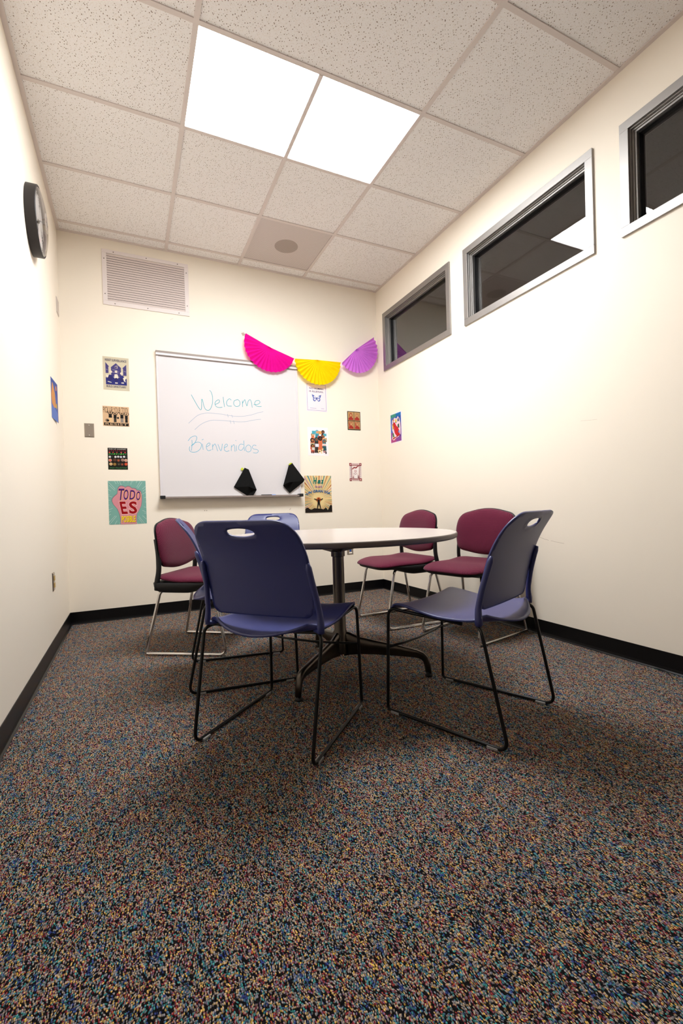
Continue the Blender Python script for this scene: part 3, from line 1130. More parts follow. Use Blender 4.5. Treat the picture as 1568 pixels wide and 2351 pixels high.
# ---- 5 butterfly
pr = Print(back_frame(2.009, 1.787), 0.199, 0.257, '#f3e2e8', 0.008)
for a, b, c, d in ((0.01, 0.01, 0.99, 0.02), (0.01, 0.98, 0.99, 0.99), (0.01, 0.01, 0.023, 0.99), (0.977, 0.01, 0.99, 0.99)):
    pr.rect(a, b, c, d, '#6d74b4')
pr.text('NO HUMAN', 0.13, 0.80, 0.87, 0.86, '#3a3d72', 0.02)
pr.text('IS ILLEGAL', 0.13, 0.69, 0.87, 0.75, '#3a3d72', 0.02)
for s in (-1, 1):
    X = lambda d: 0.5 + s * d
    pr.poly([(X(0.015), 0.485), (X(0.13), 0.575), (X(0.245), 0.61), (X(0.225), 0.55), (X(0.185), 0.475), (X(0.02), 0.465)], '#4a62ac')
    pr.poly([(X(0.015), 0.475), (X(0.165), 0.475), (X(0.195), 0.435), (X(0.17), 0.37), (X(0.10), 0.345), (X(0.05), 0.375), (X(0.015), 0.43)], '#4a62ac')
    pr.poly([(X(0.03), 0.485), (X(0.12), 0.555), (X(0.16), 0.535), (X(0.145), 0.485)], '#dcdcec')
    pr.poly([(X(0.03), 0.462), (X(0.145), 0.462), (X(0.15), 0.425), (X(0.12), 0.385), (X(0.07), 0.39), (X(0.03), 0.43)], '#dcdcec')
    pr.line([(X(0.02), 0.47), (X(0.16), 0.49)], 0.012, '#4a62ac').line([(X(0.02), 0.46), (X(0.13), 0.40)], 0.01, '#8f9ac8')
pr.line([(0.5, 0.41), (0.5, 0.505)], 0.03, '#2c347c')
pr.rect(0.15, 0.085, 0.47, 0.098, '#9a9ac0').rect(0.72, 0.085, 0.88, 0.098, '#9a9ac0')
tag(pr.build('poster'), 'pale pink poster with blue butterfly reading NO HUMAN IS ILLEGAL', 'poster')

# ---- 6 crowd with placards
pr = Print(back_frame(2.004, 1.354), 0.213, 0.273, '#f6f0f2')
def person_(x, y, s, hair, skin, shirt, h=0.3):
    pr.poly([(x - 0.09 * s, y), (x + 0.09 * s, y), (x + 0.075 * s, y + h), (x + 0.03 * s, y + h + 0.02), (x - 0.03 * s, y + h + 0.02), (x - 0.075 * s, y + h)], shirt)
    pr.disc(x, y + h + 0.055, 0.085 * s, hair)
    pr.disc(x + 0.01, y + h + 0.05, 0.05 * s, skin)
person_(0.46, 0.42, 1.15, '#56b0c4', '#e0a070', '#3d8a9c', 0.36)
person_(0.25, 0.46, 1.0, '#a8743f', '#e8b088', '#ee7d55', 0.22)
person_(0.75, 0.55, 1.0, '#2a1c18', '#8a5a40', '#c8556a', 0.24)
person_(0.75, 0.42, 1.1, '#2c2019', '#9a6a40', '#f0a070', 0.24)
pr.rect(0.21, 0.755, 0.37, 0.875, '#4ea6b8').rect(0.53, 0.76, 0.68, 0.875, '#dfa35f')
pr.poly([(0.74, 0.79), (0.92, 0.79), (0.92, 0.70), (0.80, 0.70)], '#4aa4b8').rect(0.49, 0.61, 0.70, 0.70, '#d65247')
pr.poly([(0.80, 0.62), (0.93, 0.65), (0.94, 0.50), (0.82, 0.47)], '#bfa277')
person_(0.22, 0.22, 1.2, '#241a18', '#a86d4a', '#c55a3a', 0.27)
person_(0.42, 0.10, 1.25, '#24484e', '#7c513c', '#39302c', 0.42)
person_(0.61, 0.20, 1.3, '#221613', '#553628', '#d26a45', 0.36)
person_(0.80, 0.18, 1.15, '#2f6d7c', '#8a5b40', '#28525a', 0.28)
pr.rect(0.13, 0.36, 0.31, 0.45, '#bca987').rect(0.35, 0.31, 0.53, 0.42, '#dfe1ee').rect(0.70, 0.35, 0.90, 0.43, '#efe6e2').rect(0.72, 0.365, 0.88, 0.385, '#b06058')
person_(0.22, 0.10, 0.95, '#2a1c18', '#a8703e', '#c2553f', 0.19)
pr.rect(0.19, 0.195, 0.33, 0.29, '#d8cfc4').rect(0.16, 0.08, 0.20, 0.15, '#1d2930').rect(0.24, 0.08, 0.28, 0.16, '#1d2930')
pr.poly([(0.46, 0.17), (0.50, 0.21), (0.66, 0.21), (0.72, 0.28), (0.76, 0.24), (0.72, 0.20), (0.68, 0.15), (0.68, 0.08), (0.64, 0.08), (0.63, 0.13), (0.55, 0.13), (0.53, 0.08), (0.49, 0.08), (0.5, 0.15)], '#f0cf98')
pr.disc(0.66, 0.19, 0.025, '#3d2a1e').disc(0.56, 0.15, 0.03, '#3d2a1e').disc(0.79, 0.155, 0.055, '#8a2a34').disc(0.79, 0.155, 0.025, '#e8d8d4')
pr.rect(0.84, 0.07, 0.90, 0.16, '#3d2a2c')
tag(pr.build('poster'), 'white poster of a cartoon crowd with placards and a spotted dog', 'poster')

# ---- 7 sunburst
pr = Print(back_frame(1.957, 0.807), 0.279, 0.354, '#e8cf94')
C7 = (0.5, 0.345)
cols7 = ['#b9572f', '#e8cf94', '#c295a5', '#e8cf94', '#3f8797', '#e8cf94', '#c98a5a', '#eadba8', '#8aa08e', '#e8cf94', '#d8a878', '#e6d6a0']
a0 = 0.0
k = 0
while a0 < 2 * math.pi:
    wd = [0.05, 0.09, 0.06, 0.07, 0.045, 0.09, 0.03, 0.06][k % 8]
    c = cols7[(k * 5) % 12]
    P = [(C7[0] + 0.20 * math.cos(a0 + wd / 2), C7[1] + 0.16 * math.sin(a0 + wd / 2)), (C7[0] + 1.5 * math.cos(a0), C7[1] + 1.2 * math.sin(a0)), (C7[0] + 1.5 * math.cos(a0 + wd), C7[1] + 1.2 * math.sin(a0 + wd))]
    pr.poly(P, c)
    a0 += wd
    k += 1
pr.disc(0.5, 0.345, 0.085, '#c8642f')
pr.poly([(0, 0), (1, 0), (1, 0.17), (0.96, 0.205), (0.92, 0.17), (0.87, 0.10), (0.83, 0.05), (0.79, 0.10), (0.75, 0.125), (0.70, 0.09), (0.66, 0.078), (0.6, 0.095), (0.5, 0.103), (0.40, 0.108), (0.34, 0.12), (0.28, 0.10), (0.22, 0.078), (0.16, 0.10), (0.1, 0.138), (0.05, 0.132), (0, 0.10)], '#1a1310')
pr.poly([(0.465, 0.35), (0.535, 0.35), (0.545, 0.24), (0.585, 0.10), (0.555, 0.10), (0.505, 0.23), (0.455, 0.10), (0.425, 0.10), (0.455, 0.24)], '#140d0a')
pr.line([(0.48, 0.335), (0.42, 0.345), (0.34, 0.372)], 0.028, '#140d0a').line([(0.52, 0.335), (0.58, 0.345), (0.66, 0.372)], 0.028, '#140d0a')
pr.disc(0.5, 0.372, 0.022, '#140d0a')
pr.text('H', 0.31, 0.78, 0.46, 0.95, '#157566', 0.03, 0.3).text('a', 0.475, 0.785, 0.59, 0.885, '#157566', 0.03, 0.25).text('z', 0.60, 0.785, 0.71, 0.885, '#157566', 0.03, 0.25)
pr.text('de este', 0.38, 0.675, 0.65, 0.735, '#9a6a9a', 0.02, 0.2)
def arc7(x, y):
    d = x - 0.5
    return (x, y - 0.40 * d * d)
pr.text('UN GRAN DÍA', 0.06, 0.55, 0.95, 0.635, '#15609c', 0.03, 0, arc7)
tag(pr.build('poster'), 'sunburst poster with a silhouetted figure reading UN GRAN DÍA', 'poster')

# ---- 8 four portraits
pr = Print(back_frame(2.4325, 1.618), 0.145, 0.187, '#2a2420')
for (x0, y0, x1, y1) in ((0.05, 0.51, 0.49, 0.965), (0.52, 0.51, 0.96, 0.965), (0.05, 0.05, 0.49, 0.475), (0.52, 0.05, 0.96, 0.475)):
    pr.rect(x0, y0, x1, y1, '#b99260')
    w_, h_ = x1 - x0, y1 - y0
    X = lambda a: x0 + w_ * a
    Y = lambda b: y0 + h_ * b
    up_, lf_ = y0 > 0.3, x0 < 0.3
    pr.poly([(X(0.08), Y(0.05)), (X(0.92), Y(0.05)), (X(0.88), Y(0.28)), (X(0.62), Y(0.42)), (X(0.38), Y(0.42)), (X(0.1), Y(0.28))], '#a03028')
    pr.disc(X(0.5), Y(0.6), 0.115 if lf_ and up_ else 0.09, '#a03a2c', (0.30 if lf_ and up_ else 0.24) * h_)
    pr.disc(X(0.5), Y(0.62), 0.06, '#c9a06e', 0.17 * h_)
    if not up_:
        pr.poly([(X(0.1), Y(0.9)), (X(0.2), Y(0.92)), (X(0.35), Y(0.3)), (X(0.2), Y(0.2))], '#a03028')
        pr.line([(X(0.35), Y(0.9)), (X(0.9), Y(0.9))], 0.03, '#a35038')
tag(pr.build('poster'), 'small dark-framed print of four red portraits on tan squares', 'poster')

# ---- 9 red ornamental print
pr = Print(back_frame(2.4375, 1.110), 0.136, 0.178, '#efdfda')
for k in range(14):
    for x in (0.04, 0.86):
        y = 0.14 + k * 0.053
        pr.line([(x, y), (x + 0.05, y + 0.026), (x + 0.10, y)], 0.016, '#8f7f8c')
pr.rect(0, 0, 0.17, 0.14, '#8c1c2a').rect(0.80, 0, 1, 0.14, '#8c1c2a').rect(0, 0.86, 0.18, 1, '#8c1c2a').rect(0.82, 0.86, 1, 1, '#8c1c2a')
pr.disc(0.09, 0.07, 0.04, '#f3e6e2').disc(0.9, 0.06, 0.045, '#f3e6e2').disc(0.09, 0.93, 0.04, '#f3e6e2').disc(0.91, 0.93, 0.04, '#f3e6e2')
pr.rect(0.17, 0.10, 0.80, 0.125, '#8c1c2a').rect(0.18, 0.865, 0.82, 0.885, '#8c1c2a').rect(0.16, 0.12, 0.19, 0.87, '#8c1c2a').rect(0.80, 0.12, 0.83, 0.87, '#8c1c2a')
pr.poly([(0.19, 0.67), (0.42, 0.80), (0.47, 0.75), (0.72, 0.865), (0.80, 0.865), (0.50, 0.69), (0.44, 0.74), (0.20, 0.64)], '#8c1c2a')
pr.poly([(0.24, 0.62), (0.36, 0.66), (0.46, 0.70), (0.58, 0.66), (0.74, 0.78), (0.76, 0.60), (0.64, 0.36), (0.62, 0.15), (0.38, 0.15), (0.40, 0.34), (0.28, 0.44)], '#f4ecea')
pr.disc(0.48, 0.54, 0.13, '#e8d2d0').disc(0.44, 0.56, 0.025, '#7a3540').disc(0.54, 0.56, 0.025, '#7a3540').line([(0.43, 0.49), (0.49, 0.475), (0.55, 0.49)], 0.02, '#7a3540')
pr.line([(0.34, 0.44), (0.46, 0.37), (0.6, 0.42)], 0.03, '#8c1c2a').poly([(0.22, 0.15), (0.3, 0.3), (0.36, 0.15)], '#a5767a').poly([(0.66, 0.15), (0.72, 0.36), (0.8, 0.15)], '#8a5a5c')
for y in (0.03, 0.06, 0.09, 0.90, 0.93, 0.96):
    pr.rect(0.22, y, 0.76, y + 0.012, '#b9898c')
tag(pr.build('poster'), 'small maroon and white ornamental print with square corner blocks', 'poster')

# ---- 10 on the window wall
pr = Print(right_frame(-0.222, 1.462), 0.203, 0.281, '#f1ebf2', 0.004)
def strip(y0, y1, cl_, cr):
    pr.rect(0.03, y0, 0.5, y1, cl_).rect(0.5, y0, 0.95, y1, cr)
strip(0.87, 0.985, '#3f9482', '#1a74bd')
strip(0.62, 0.87, '#4f66b0', '#2b4fa6')
strip(0.36, 0.62, '#4a6cc0', '#55398c')
strip(0.16, 0.36, '#8a4f96', '#6a3a90')
strip(0.015, 0.16, '#b54a86', '#8a4898')
cloud = [(0.12, 0.14), (0.28, 0.08), (0.5, 0.15), (0.72, 0.17), (0.88, 0.24), (0.9, 0.45), (0.88, 0.62), (0.80, 0.80), (0.68, 0.87), (0.56, 0.80), (0.4, 0.85), (0.18, 0.78), (0.13, 0.62), (0.15, 0.45), (0.24, 0.34), (0.16, 0.24)]
pr.poly(cloud, '#f0d5e2')
pr.poly([(0.25, 0.68), (0.40, 0.70), (0.55, 0.55), (0.68, 0.50), (0.80, 0.34), (0.82, 0.22), (0.55, 0.20), (0.38, 0.32), (0.28, 0.5)], '#c9202a')
pr.poly([(0.18, 0.62), (0.26, 0.68), (0.30, 0.48), (0.20, 0.46)], '#d8a42a').poly([(0.18, 0.64), (0.26, 0.68), (0.23, 0.58)], '#5a1c14')
pr.poly([(0.62, 0.58), (0.78, 0.62), (0.80, 0.46), (0.68, 0.48)], '#3f5a48').poly([(0.2, 0.32), (0.28, 0.34), (0.34, 0.20), (0.2, 0.20)], '#2f8238').poly([(0.22, 0.19), (0.40, 0.20), (0.34, 0.12), (0.18, 0.12)], '#e09a54')
pr.poly([(0.46, 0.78), (0.56, 0.80), (0.58, 0.70), (0.44, 0.68)], '#e0c22a').poly([(0.44, 0.69), (0.56, 0.70), (0.54, 0.64)], '#3f7d2e').poly([(0.64, 0.76), (0.74, 0.84), (0.78, 0.70), (0.66, 0.68)], '#33435e')
pr.disc(0.30, 0.77, 0.06, '#c98a50').disc(0.28, 0.70, 0.03, '#1a1210').disc(0.75, 0.34, 0.06, '#4f86cc').disc(0.36, 0.50, 0.03, '#8f7aa8').disc(0.34, 0.42, 0.03, '#8f7aa8')
pr.poly([(0.18, 0.12), (0.5, 0.16), (0.84, 0.21), (0.84, 0.25), (0.5, 0.19), (0.2, 0.16)], '#a01c28')
for x in (0.1, 0.34, 0.52, 0.66, 0.78):
    pr.line([(x, 0.895), (x + 0.04, 0.945)], 0.03, '#234a52')
tag(pr.build('poster'), 'bright multicoloured poster on the wall under the high windows', 'poster')

# ---- 11 on the clock wall, its near edge curling off the wall
pr = Print(left_frame(-0.572, 1.495), 0.216, 0.268, '#3f5aa2')
pr.poly([(0, 0.55), (0.2, 0.95), (0.55, 0.7), (0.7, 0.35), (0.4, 0.3), (0.1, 0.36)], '#c98a4a')
pr.poly([(0, 0), (1, 0), (1, 0.22), (0.5, 0.30), (0, 0.34)], '#5874bb').poly([(0, 0.9), (0.2, 1), (1, 1), (1, 0.6), (0.7, 0.7), (0.4, 0.9)], '#2f4a96')
pr.disc(0.78, 0.40, 0.09, '#b3a43c').disc(0.75, 0.85, 0.08, '#d88a4a').rect(0.955, 0, 1, 1, '#7a3a5e')
for v in pr.v:                 # the far edge stands a little off the wall
    v.x += 0.010 * max(0.0, (v.y + 0.572) / 0.216)
tag(pr.build('poster'), 'blue and orange poster on the clock wall near the corner', 'poster')
# ---- whiteboard with handwriting
STROKES = {
 'teal': [
  [(0.948,1.848),(1.022,1.722),(1.035,1.818),(1.055,1.744),(1.080,1.722),(1.104,1.737),(1.122,1.785),(1.125,1.840),(1.115,1.883),(1.101,1.896)],
  [(1.146,1.777),(1.178,1.796),(1.184,1.814),(1.173,1.820),(1.152,1.805),(1.144,1.784),(1.154,1.761),(1.180,1.753),(1.207,1.759)],
  [(1.217,1.849),(1.220,1.806),(1.226,1.761)],
  [(1.286,1.824),(1.271,1.837),(1.250,1.818),(1.244,1.794),(1.255,1.773),(1.289,1.773)],
  [(1.332,1.831),(1.311,1.819),(1.309,1.788),(1.330,1.772),(1.358,1.785),(1.361,1.819),(1.342,1.835),(1.332,1.829)],
  [(1.384,1.828),(1.385,1.772)],
  [(1.385,1.804),(1.405,1.837),(1.412,1.827),(1.424,1.784),(1.436,1.825),(1.454,1.842),(1.464,1.827),(1.473,1.772)],
  [(1.486,1.800),(1.528,1.807),(1.545,1.826),(1.533,1.841),(1.507,1.834),(1.496,1.812),(1.506,1.793),(1.531,1.785),(1.558,1.788)],
 ],
 'blue': [
  [(0.910,1.452),(0.934,1.482),(0.965,1.496),(0.981,1.490),(0.978,1.463),(0.958,1.429),(0.934,1.410)],
  [(0.942,1.461),(0.942,1.422),(0.934,1.370)],
  [(0.934,1.410),(0.968,1.439),(1.000,1.444),(1.019,1.427),(1.012,1.394),(0.985,1.366),(0.950,1.356),(0.924,1.365),(0.919,1.388),(0.923,1.405)],
  [(1.027,1.431),(1.032,1.380)],
  [(1.024,1.464),(1.037,1.472)],
  [(1.059,1.405),(1.087,1.423),(1.091,1.437),(1.078,1.438),(1.061,1.419),(1.062,1.389),(1.076,1.373),(1.102,1.383)],
  [(1.112,1.430),(1.112,1.380)],
  [(1.113,1.410),(1.130,1.433),(1.140,1.421),(1.154,1.371)],
  [(1.158,1.432),(1.182,1.375),(1.197,1.437)],
  [(1.213,1.403),(1.237,1.417),(1.239,1.432),(1.227,1.434),(1.215,1.417),(1.212,1.386),(1.229,1.371),(1.255,1.378)],
  [(1.275,1.429),(1.272,1.376)],
  [(1.274,1.408),(1.295,1.433),(1.302,1.416),(1.305,1.371)],
  [(1.319,1.427),(1.319,1.378)],
  [(1.312,1.471),(1.318,1.467)],
  [(1.382,1.436),(1.354,1.438),(1.338,1.414),(1.342,1.389),(1.366,1.387),(1.382,1.411)],
  [(1.385,1.472),(1.387,1.415),(1.390,1.380)],
  [(1.420,1.433),(1.402,1.412),(1.404,1.381),(1.425,1.371),(1.447,1.385),(1.448,1.417),(1.431,1.434),(1.420,1.431)],
  [(1.498,1.429),(1.477,1.435),(1.461,1.417),(1.472,1.400),(1.504,1.394),(1.516,1.380),(1.499,1.363),(1.467,1.366)],
 ],
 'faint': [
  [(0.919,1.602),(0.955,1.638),(1.001,1.677),(1.060,1.697),(1.106,1.700),(1.192,1.697),(1.259,1.689),(1.327,1.685),(1.397,1.691),(1.468,1.708),(1.525,1.729),(1.573,1.741)],
  [(1.249,1.699),(1.255,1.673)],
  [(1.285,1.695),(1.294,1.672)],
  [(1.270,1.646),(1.276,1.619)],
  [(1.300,1.645),(1.306,1.617)],
  [(0.968,1.550),(1.011,1.591),(1.058,1.620),(1.111,1.638),(1.164,1.642),(1.244,1.640),(1.340,1.637),(1.409,1.643),(1.480,1.660),(1.549,1.671)],
 ],
}
WX0, WX1, WZ0, WZ1 = 0.677, 1.913, 0.982, 2.194
wb = empty('whiteboard', ((WX0 + WX1) / 2, 0, WZ0))
tag(wb, 'large whiteboard handwritten with Welcome and Bienvenidos', 'whiteboard')
inv = Matrix.Translation(-wb.location)
def wbpart(mb, name, **k):
    mb.v = [inv @ v for v in mb.v]
    return mb.build(name, wb, **k)
wbpart(MB().box((WX0 + 0.004, -0.019, WZ0), (WX1 - 0.004, -0.001, WZ1 - 0.006), M['white']), 'board')
for x in (WX0, WX1 - 0.019):
    wbpart(MB().box((x, -0.0225, WZ0), (x + 0.019, -0.001, WZ1 - 0.004), M['alu_white']), 'side_rail', bevel=0.002)
mb = MB()
mb.box((WX0 - 0.001, -0.026, WZ1 - 0.020), (WX1 + 0.001, -0.001, WZ1), M['rail'])
mb.box((WX0 - 0.001, -0.032, WZ1 - 0.036), (WX1 + 0.001, -0.020, WZ1 - 0.020), M['alu_white'])
mb.box((WX0 - 0.001, -0.030, WZ1 - 0.041), (WX1 + 0.001, -0.020, WZ1 - 0.036), M['rail'])
wbpart(mb, 'map_rail')
mb = MB()
mb.box((WX0, -0.072, WZ0 - 0.018), (WX1, -0.001, WZ0 - 0.012), M['alu'])
mb.box((WX0, -0.075, WZ0 - 0.018), (WX1, -0.071, WZ0 - 0.004), M['rail'])
mb.box((WX0, -0.022, WZ0 - 0.012), (WX1, -0.001, WZ0), M['alu'])
wbpart(mb, 'tray', bevel=0.001)
for x in (WX0 - 0.004, WX1 - 0.036):
    wbpart(MB().box((x, -0.079, WZ0 - 0.021), (x + 0.040, -0.002, WZ0 + 0.006), M['black_plastic']), 'tray_end_cap', bevel=0.004)

def smooth_line(pts, n=6):
    if len(pts) < 3:
        return pts
    P = [Vector(p) for p in pts]
    out = []
    for i in range(len(P) - 1):
        p0, p1, p2, p3 = P[max(i - 1, 0)], P[i], P[i + 1], P[min(i + 2, len(P) - 1)]
        for k in range(n):
            t = k / n
            out.append(0.5 * ((2 * p1) + (p2 - p0) * t + (2 * p0 - 5 * p1 + 4 * p2 - p3) * t * t + (3 * p1 - p0 - 3 * p2 + p3) * t ** 3))
    out.append(P[-1])
    return [(q.x, q.y) for q in out]

for key, col_, wd, nm in (('teal', '#3aa3b0', 0.0043, 'lettering'), ('blue', '#58aac6', 0.0041, 'lettering'), ('faint', '#9aabc0', 0.0034, 'flourish')):
    mb = MB()
    h = 0.0192
    for st_ in STROKES[key]:
        L = [Vector(q) for q in smooth_line(st_)]
        vs, fs = [], []
        for i, q in enumerate(L):
            a, b = L[max(i - 1, 0)], L[min(i + 1, len(L) - 1)]
            d = (b - a)
            d = d.normalized() if d.length > 1e-9 else Vector((1, 0))
            n = Vector((-d.y, d.x)) * wd / 2
            vs += [(q.x + n.x, -h, q.y + n.y), (q.x - n.x, -h, q.y - n.y)]
            h += 0.0000008
        for i in range(len(L) - 1):
            fs.append((2 * i, 2 * i + 1, 2 * i + 3, 2 * i + 2))
        mb.raw(vs, fs, ink(col_))
    lt = wbpart(mb, nm)
    lt['label'] = {'teal': 'teal handwritten word Welcome', 'blue': 'pale blue handwritten word Bienvenidos', 'faint': 'faint grey double wave between the words'}[key]
# smudge left by a wiped mark
mb = MB()
vs = [(1.25 + 0.06 * math.cos(a) * (1 + 0.25 * math.sin(3 * a)), -0.0191, 2.065 + 0.03 * math.sin(a) + 0.012 * math.cos(a)) for a in [2 * math.pi * k / 20 for k in range(20)]]
mb.raw(vs, [tuple(range(20))], ink('#e9e9f0'))
mb.raw([(1.216, -0.0193, 2.086), (1.228, -0.0193, 2.092), (1.222, -0.0193, 2.082)], [(0, 1, 2)], ink('#8ac4d0'))
wbpart(mb, 'smudge')

# marker lying in the tray
mk_ = empty('marker', (1.59, -0.045, WZ0 - 0.004))
tag(mk_, 'black marker pen with a pale end lying on the whiteboard tray', 'marker')
tube('barrel', [(-0.066, 0, 0), (-0.03, 0, 0), (0.03, 0, 0)], 0.0078, M['black_plastic'], mk_, 14)
tube('cap', [(0.03, 0, 0), (0.05, 0, 0), (0.068, 0, 0)], 0.0085, ink('#8fa6d6'), mk_, 14)

# ---- two black erasing cloths
def cloth(verts, faces, tagpts, label, tl):
    base = Vector(verts[0])
    e_ = empty('erasing_cloth', base)
    tag(e_, label, 'cloth', 'erasing cloths on the whiteboard')
    o = mk('cloth', [Vector(v) - base for v in verts], faces, M['felt'], e_, False)
    s = o.modifiers.new('thickness', 'SOLIDIFY')
    s.thickness = 0.004
    s.offset = 0
    vs = [Vector((x, y, z)) - base for (x, z) in tagpts for y in (-0.026, -0.031)]
    fs = [(0, 2, 4, 6), (7, 5, 3, 1)] + [(2 * i, 2 * i + 1, (2 * i + 3) % 8, (2 * i + 2) % 8) for i in range(4)]
    t_ = mk('tag', vs, fs, M['lime'], e_)
    t_['label'] = 'lime yellow tag'
    c = sum((Vector((x, 0, z)) for x, z in tagpts), Vector()) / 4
    return e_

v = [(1.384, -0.028, 1.228), (1.418, -0.034, 1.211), (1.481, -0.050, 1.029), (1.448, -0.045, 0.974), (1.398, -0.032, 0.977), (1.282, -0.028, 1.055),
     (1.421, -0.050, 1.190), (1.402, -0.075, 1.057), (1.440, -0.030, 1.018)]
cloth(v, [(0, 5, 4, 7, 6), (0, 6, 1), (1, 6, 7, 2), (7, 4, 8), (8, 4, 3), (8, 3, 2), (7, 8, 2)],
      [(1.361, 1.231), (1.375, 1.218), (1.361, 1.202), (1.347, 1.215)], 'black felt cloth reaching down to the whiteboard tray', 'c1')
v = [(1.831, -0.028, 1.277), (1.944, -0.040, 1.121), (1.935, -0.038, 1.100), (1.797, -0.030, 0.995), (1.735, -0.034, 1.065), (1.797, -0.028, 1.253),
     (1.803, -0.045, 1.235), (1.822, -0.072, 1.098), (1.751, -0.062, 1.082), (1.785, -0.080, 1.095), (1.785, -0.030, 1.060)]
cloth(v, [(0, 6, 7, 3, 2, 1), (0, 5, 6), (6, 5, 4, 8), (6, 8, 9, 7), (7, 10, 3), (10, 8, 4), (10, 4, 3), (9, 8, 10), (7, 9, 10)],
      [(1.822, 1.281), (1.830, 1.272), (1.806, 1.256), (1.794, 1.264)], 'black felt cloth hanging over the right edge of the whiteboard', 'c2')

# ---- pleated tissue half-circle fans on a string
def tissue(name, col_):
    mm = bpy.data.materials.new(name)
    mm.use_nodes = True
    nt = mm.node_tree
    nt.nodes.clear()
    o = nt.nodes.new('ShaderNodeOutputMaterial')
    d = nt.nodes.new('ShaderNodeBsdfDiffuse')
    t_ = nt.nodes.new('ShaderNodeBsdfTranslucent')
    x = nt.nodes.new('ShaderNodeMixShader')
    x.inputs[0].default_value = 0.35
    d.inputs[0].default_value = srgb(col_)
    t_.inputs[0].default_value = srgb(col_)
    nt.links.new(d.outputs[0], x.inputs[1])
    nt.links.new(t_.outputs[0], x.inputs[2])
    nt.links.new(x.outputs[0], o.inputs[0])
    return mm

def fan(c, a, b, bottom, col_, label):
    """c centre of the straight edge, a and b its ends, bottom the lowest rim radius"""
    c, a, b = Vector(c), Vector(a), Vector(b)
    va, vb = a - c, b - c
    ta = math.atan2(va.y, va.x)
    tb_ = math.atan2(vb.y, vb.x)
    if ta < 0:
        ta += 2 * math.pi
    if tb_ > math.pi / 2:
        tb_ -= 2 * math.pi
    while tb_ > 0.9:
        tb_ -= 2 * math.pi
    if ta > 0 and tb_ < ta - math.pi * 1.5:
        tb_ += 2 * math.pi
    # run from a (left) anticlockwise through the bottom to b
    if tb_ < ta:
        tb_ += 2 * math.pi
    N = 34
    vs = []
    R_ = [0.0, 0.25, 0.5, 0.75, 1.0]
    for i in range(N + 1):
        f = i / N
        t_ = ta + (tb_ - ta) * f
        r = va.length * (1 - f) + vb.length * f
        r = r + (bottom - r) * math.sin(math.pi * f) ** 2
        zig = 1 if i % 2 else -1
        for s in R_:
            vs.append((c.x + r * s * math.cos(t_), -0.040 - 0.010 * s + zig * 0.0125 * s - 0.002 * zig, c.y + r * s * math.sin(t_)))
    k = len(R_)
    fs = [(i * k + j, i * k + j + 1, (i + 1) * k + j + 1, (i + 1) * k + j) for i in range(N) for j in range(k - 1)]
    base = Vector((c.x, -0.04, c.y))
    o = mk('paper_fan', [Vector(v) - base for v in vs], fs, tissue('tissue_' + col_[1:], col_), loc=base)
    tag(o, label, 'paper fan', 'pleated paper fans strung above the whiteboard')
    return o

fan((1.650, 2.330), (1.425, 2.420), (1.873, 2.246), 0.226, '#f21aa8', 'magenta pleated paper half fan at the whiteboard top')
fan((2.115, 2.266), (1.879, 2.246), (2.352, 2.262), 0.240, '#ffe414', 'yellow pleated paper half fan above the butterfly poster')
fan((2.532, 2.416), (2.362, 2.258), (2.728, 2.556), 0.236, '#dc84ea', 'purple pleated paper half fan at the corner by the window')
st = mk('string', *tube_geo([(1.392, -0.006, 2.462), (1.41, -0.02, 2.440), (1.425, -0.04, 2.420)], 0.0012, 6), M['paper'])
tag(st, 'short white string end above the magenta fan', 'string')
st = mk('string', *tube_geo(fillet([(2.728, -0.045, 2.556), (2.752, -0.03, 2.60), (2.786, -0.01, 2.65), (2.786, -0.02, 2.50), (2.778, -0.05, 2.40)], 0.02), 0.0013, 6), M['paper'])
tag(st, 'white string tying the purple fan into the room corner', 'string')
tp = mk('tape', [(1.398, -0.0022, 2.437), (1.413, -0.0022, 2.415), (1.437, -0.0022, 2.427), (1.422, -0.0022, 2.450), (1.398, -0.0005, 2.437), (1.413, -0.0005, 2.415), (1.437, -0.0005, 2.427), (1.422, -0.0005, 2.450)],
        [(0, 1, 2, 3), (7, 6, 5, 4), (0, 4, 5, 1), (1, 5, 6, 2), (2, 6, 7, 3), (3, 7, 4, 0)], ink('#b9ad9c'))
tag(tp, 'small grey tape square holding the magenta fan string', 'tape')

# ---- return air grille
VX0, VX1, VZ0, VZ1 = 0.303, 0.958, 2.520, 2.960
vt = empty('wall_vent', ((VX0 + VX1) / 2, 0, VZ0))
tag(vt, 'wide white louvred air vent high on the back wall', 'vent')
inv2 = Matrix.Translation(-vt.location)
def vp(mb, name, **k):
    mb.v = [inv2 @ v for v in mb.v]
    return mb.build(name, vt, **k)
mb = MB()
w_ = 0.033
mb.box((VX0, -0.007, VZ0), (VX1, -0.0005, VZ0 + w_), M['vent'])
mb.box((VX0, -0.007, VZ1 - w_ + 0.004), (VX1, -0.0005, VZ1), M['vent'])
mb.box((VX0, -0.007, VZ0 + w_), (VX0 + w_, -0.0005, VZ1 - w_ + 0.004), M['vent'])
mb.box((VX1 - w_, -0.007, VZ0 + w_), (VX1, -0.0005, VZ1 - w_ + 0.004), M['vent'])
vp(mb, 'frame', bevel=0.001)
vp(MB().box((VX0 + w_, -0.0015, VZ0 + w_), (VX1 - w_, -0.0005, VZ1 - w_), M['black']), 'duct_opening')
mb = MB()
n = 20
z0, z1 = VZ0 + w_, VZ1 - w_ + 0.002
p_ = (z1 - z0) / n
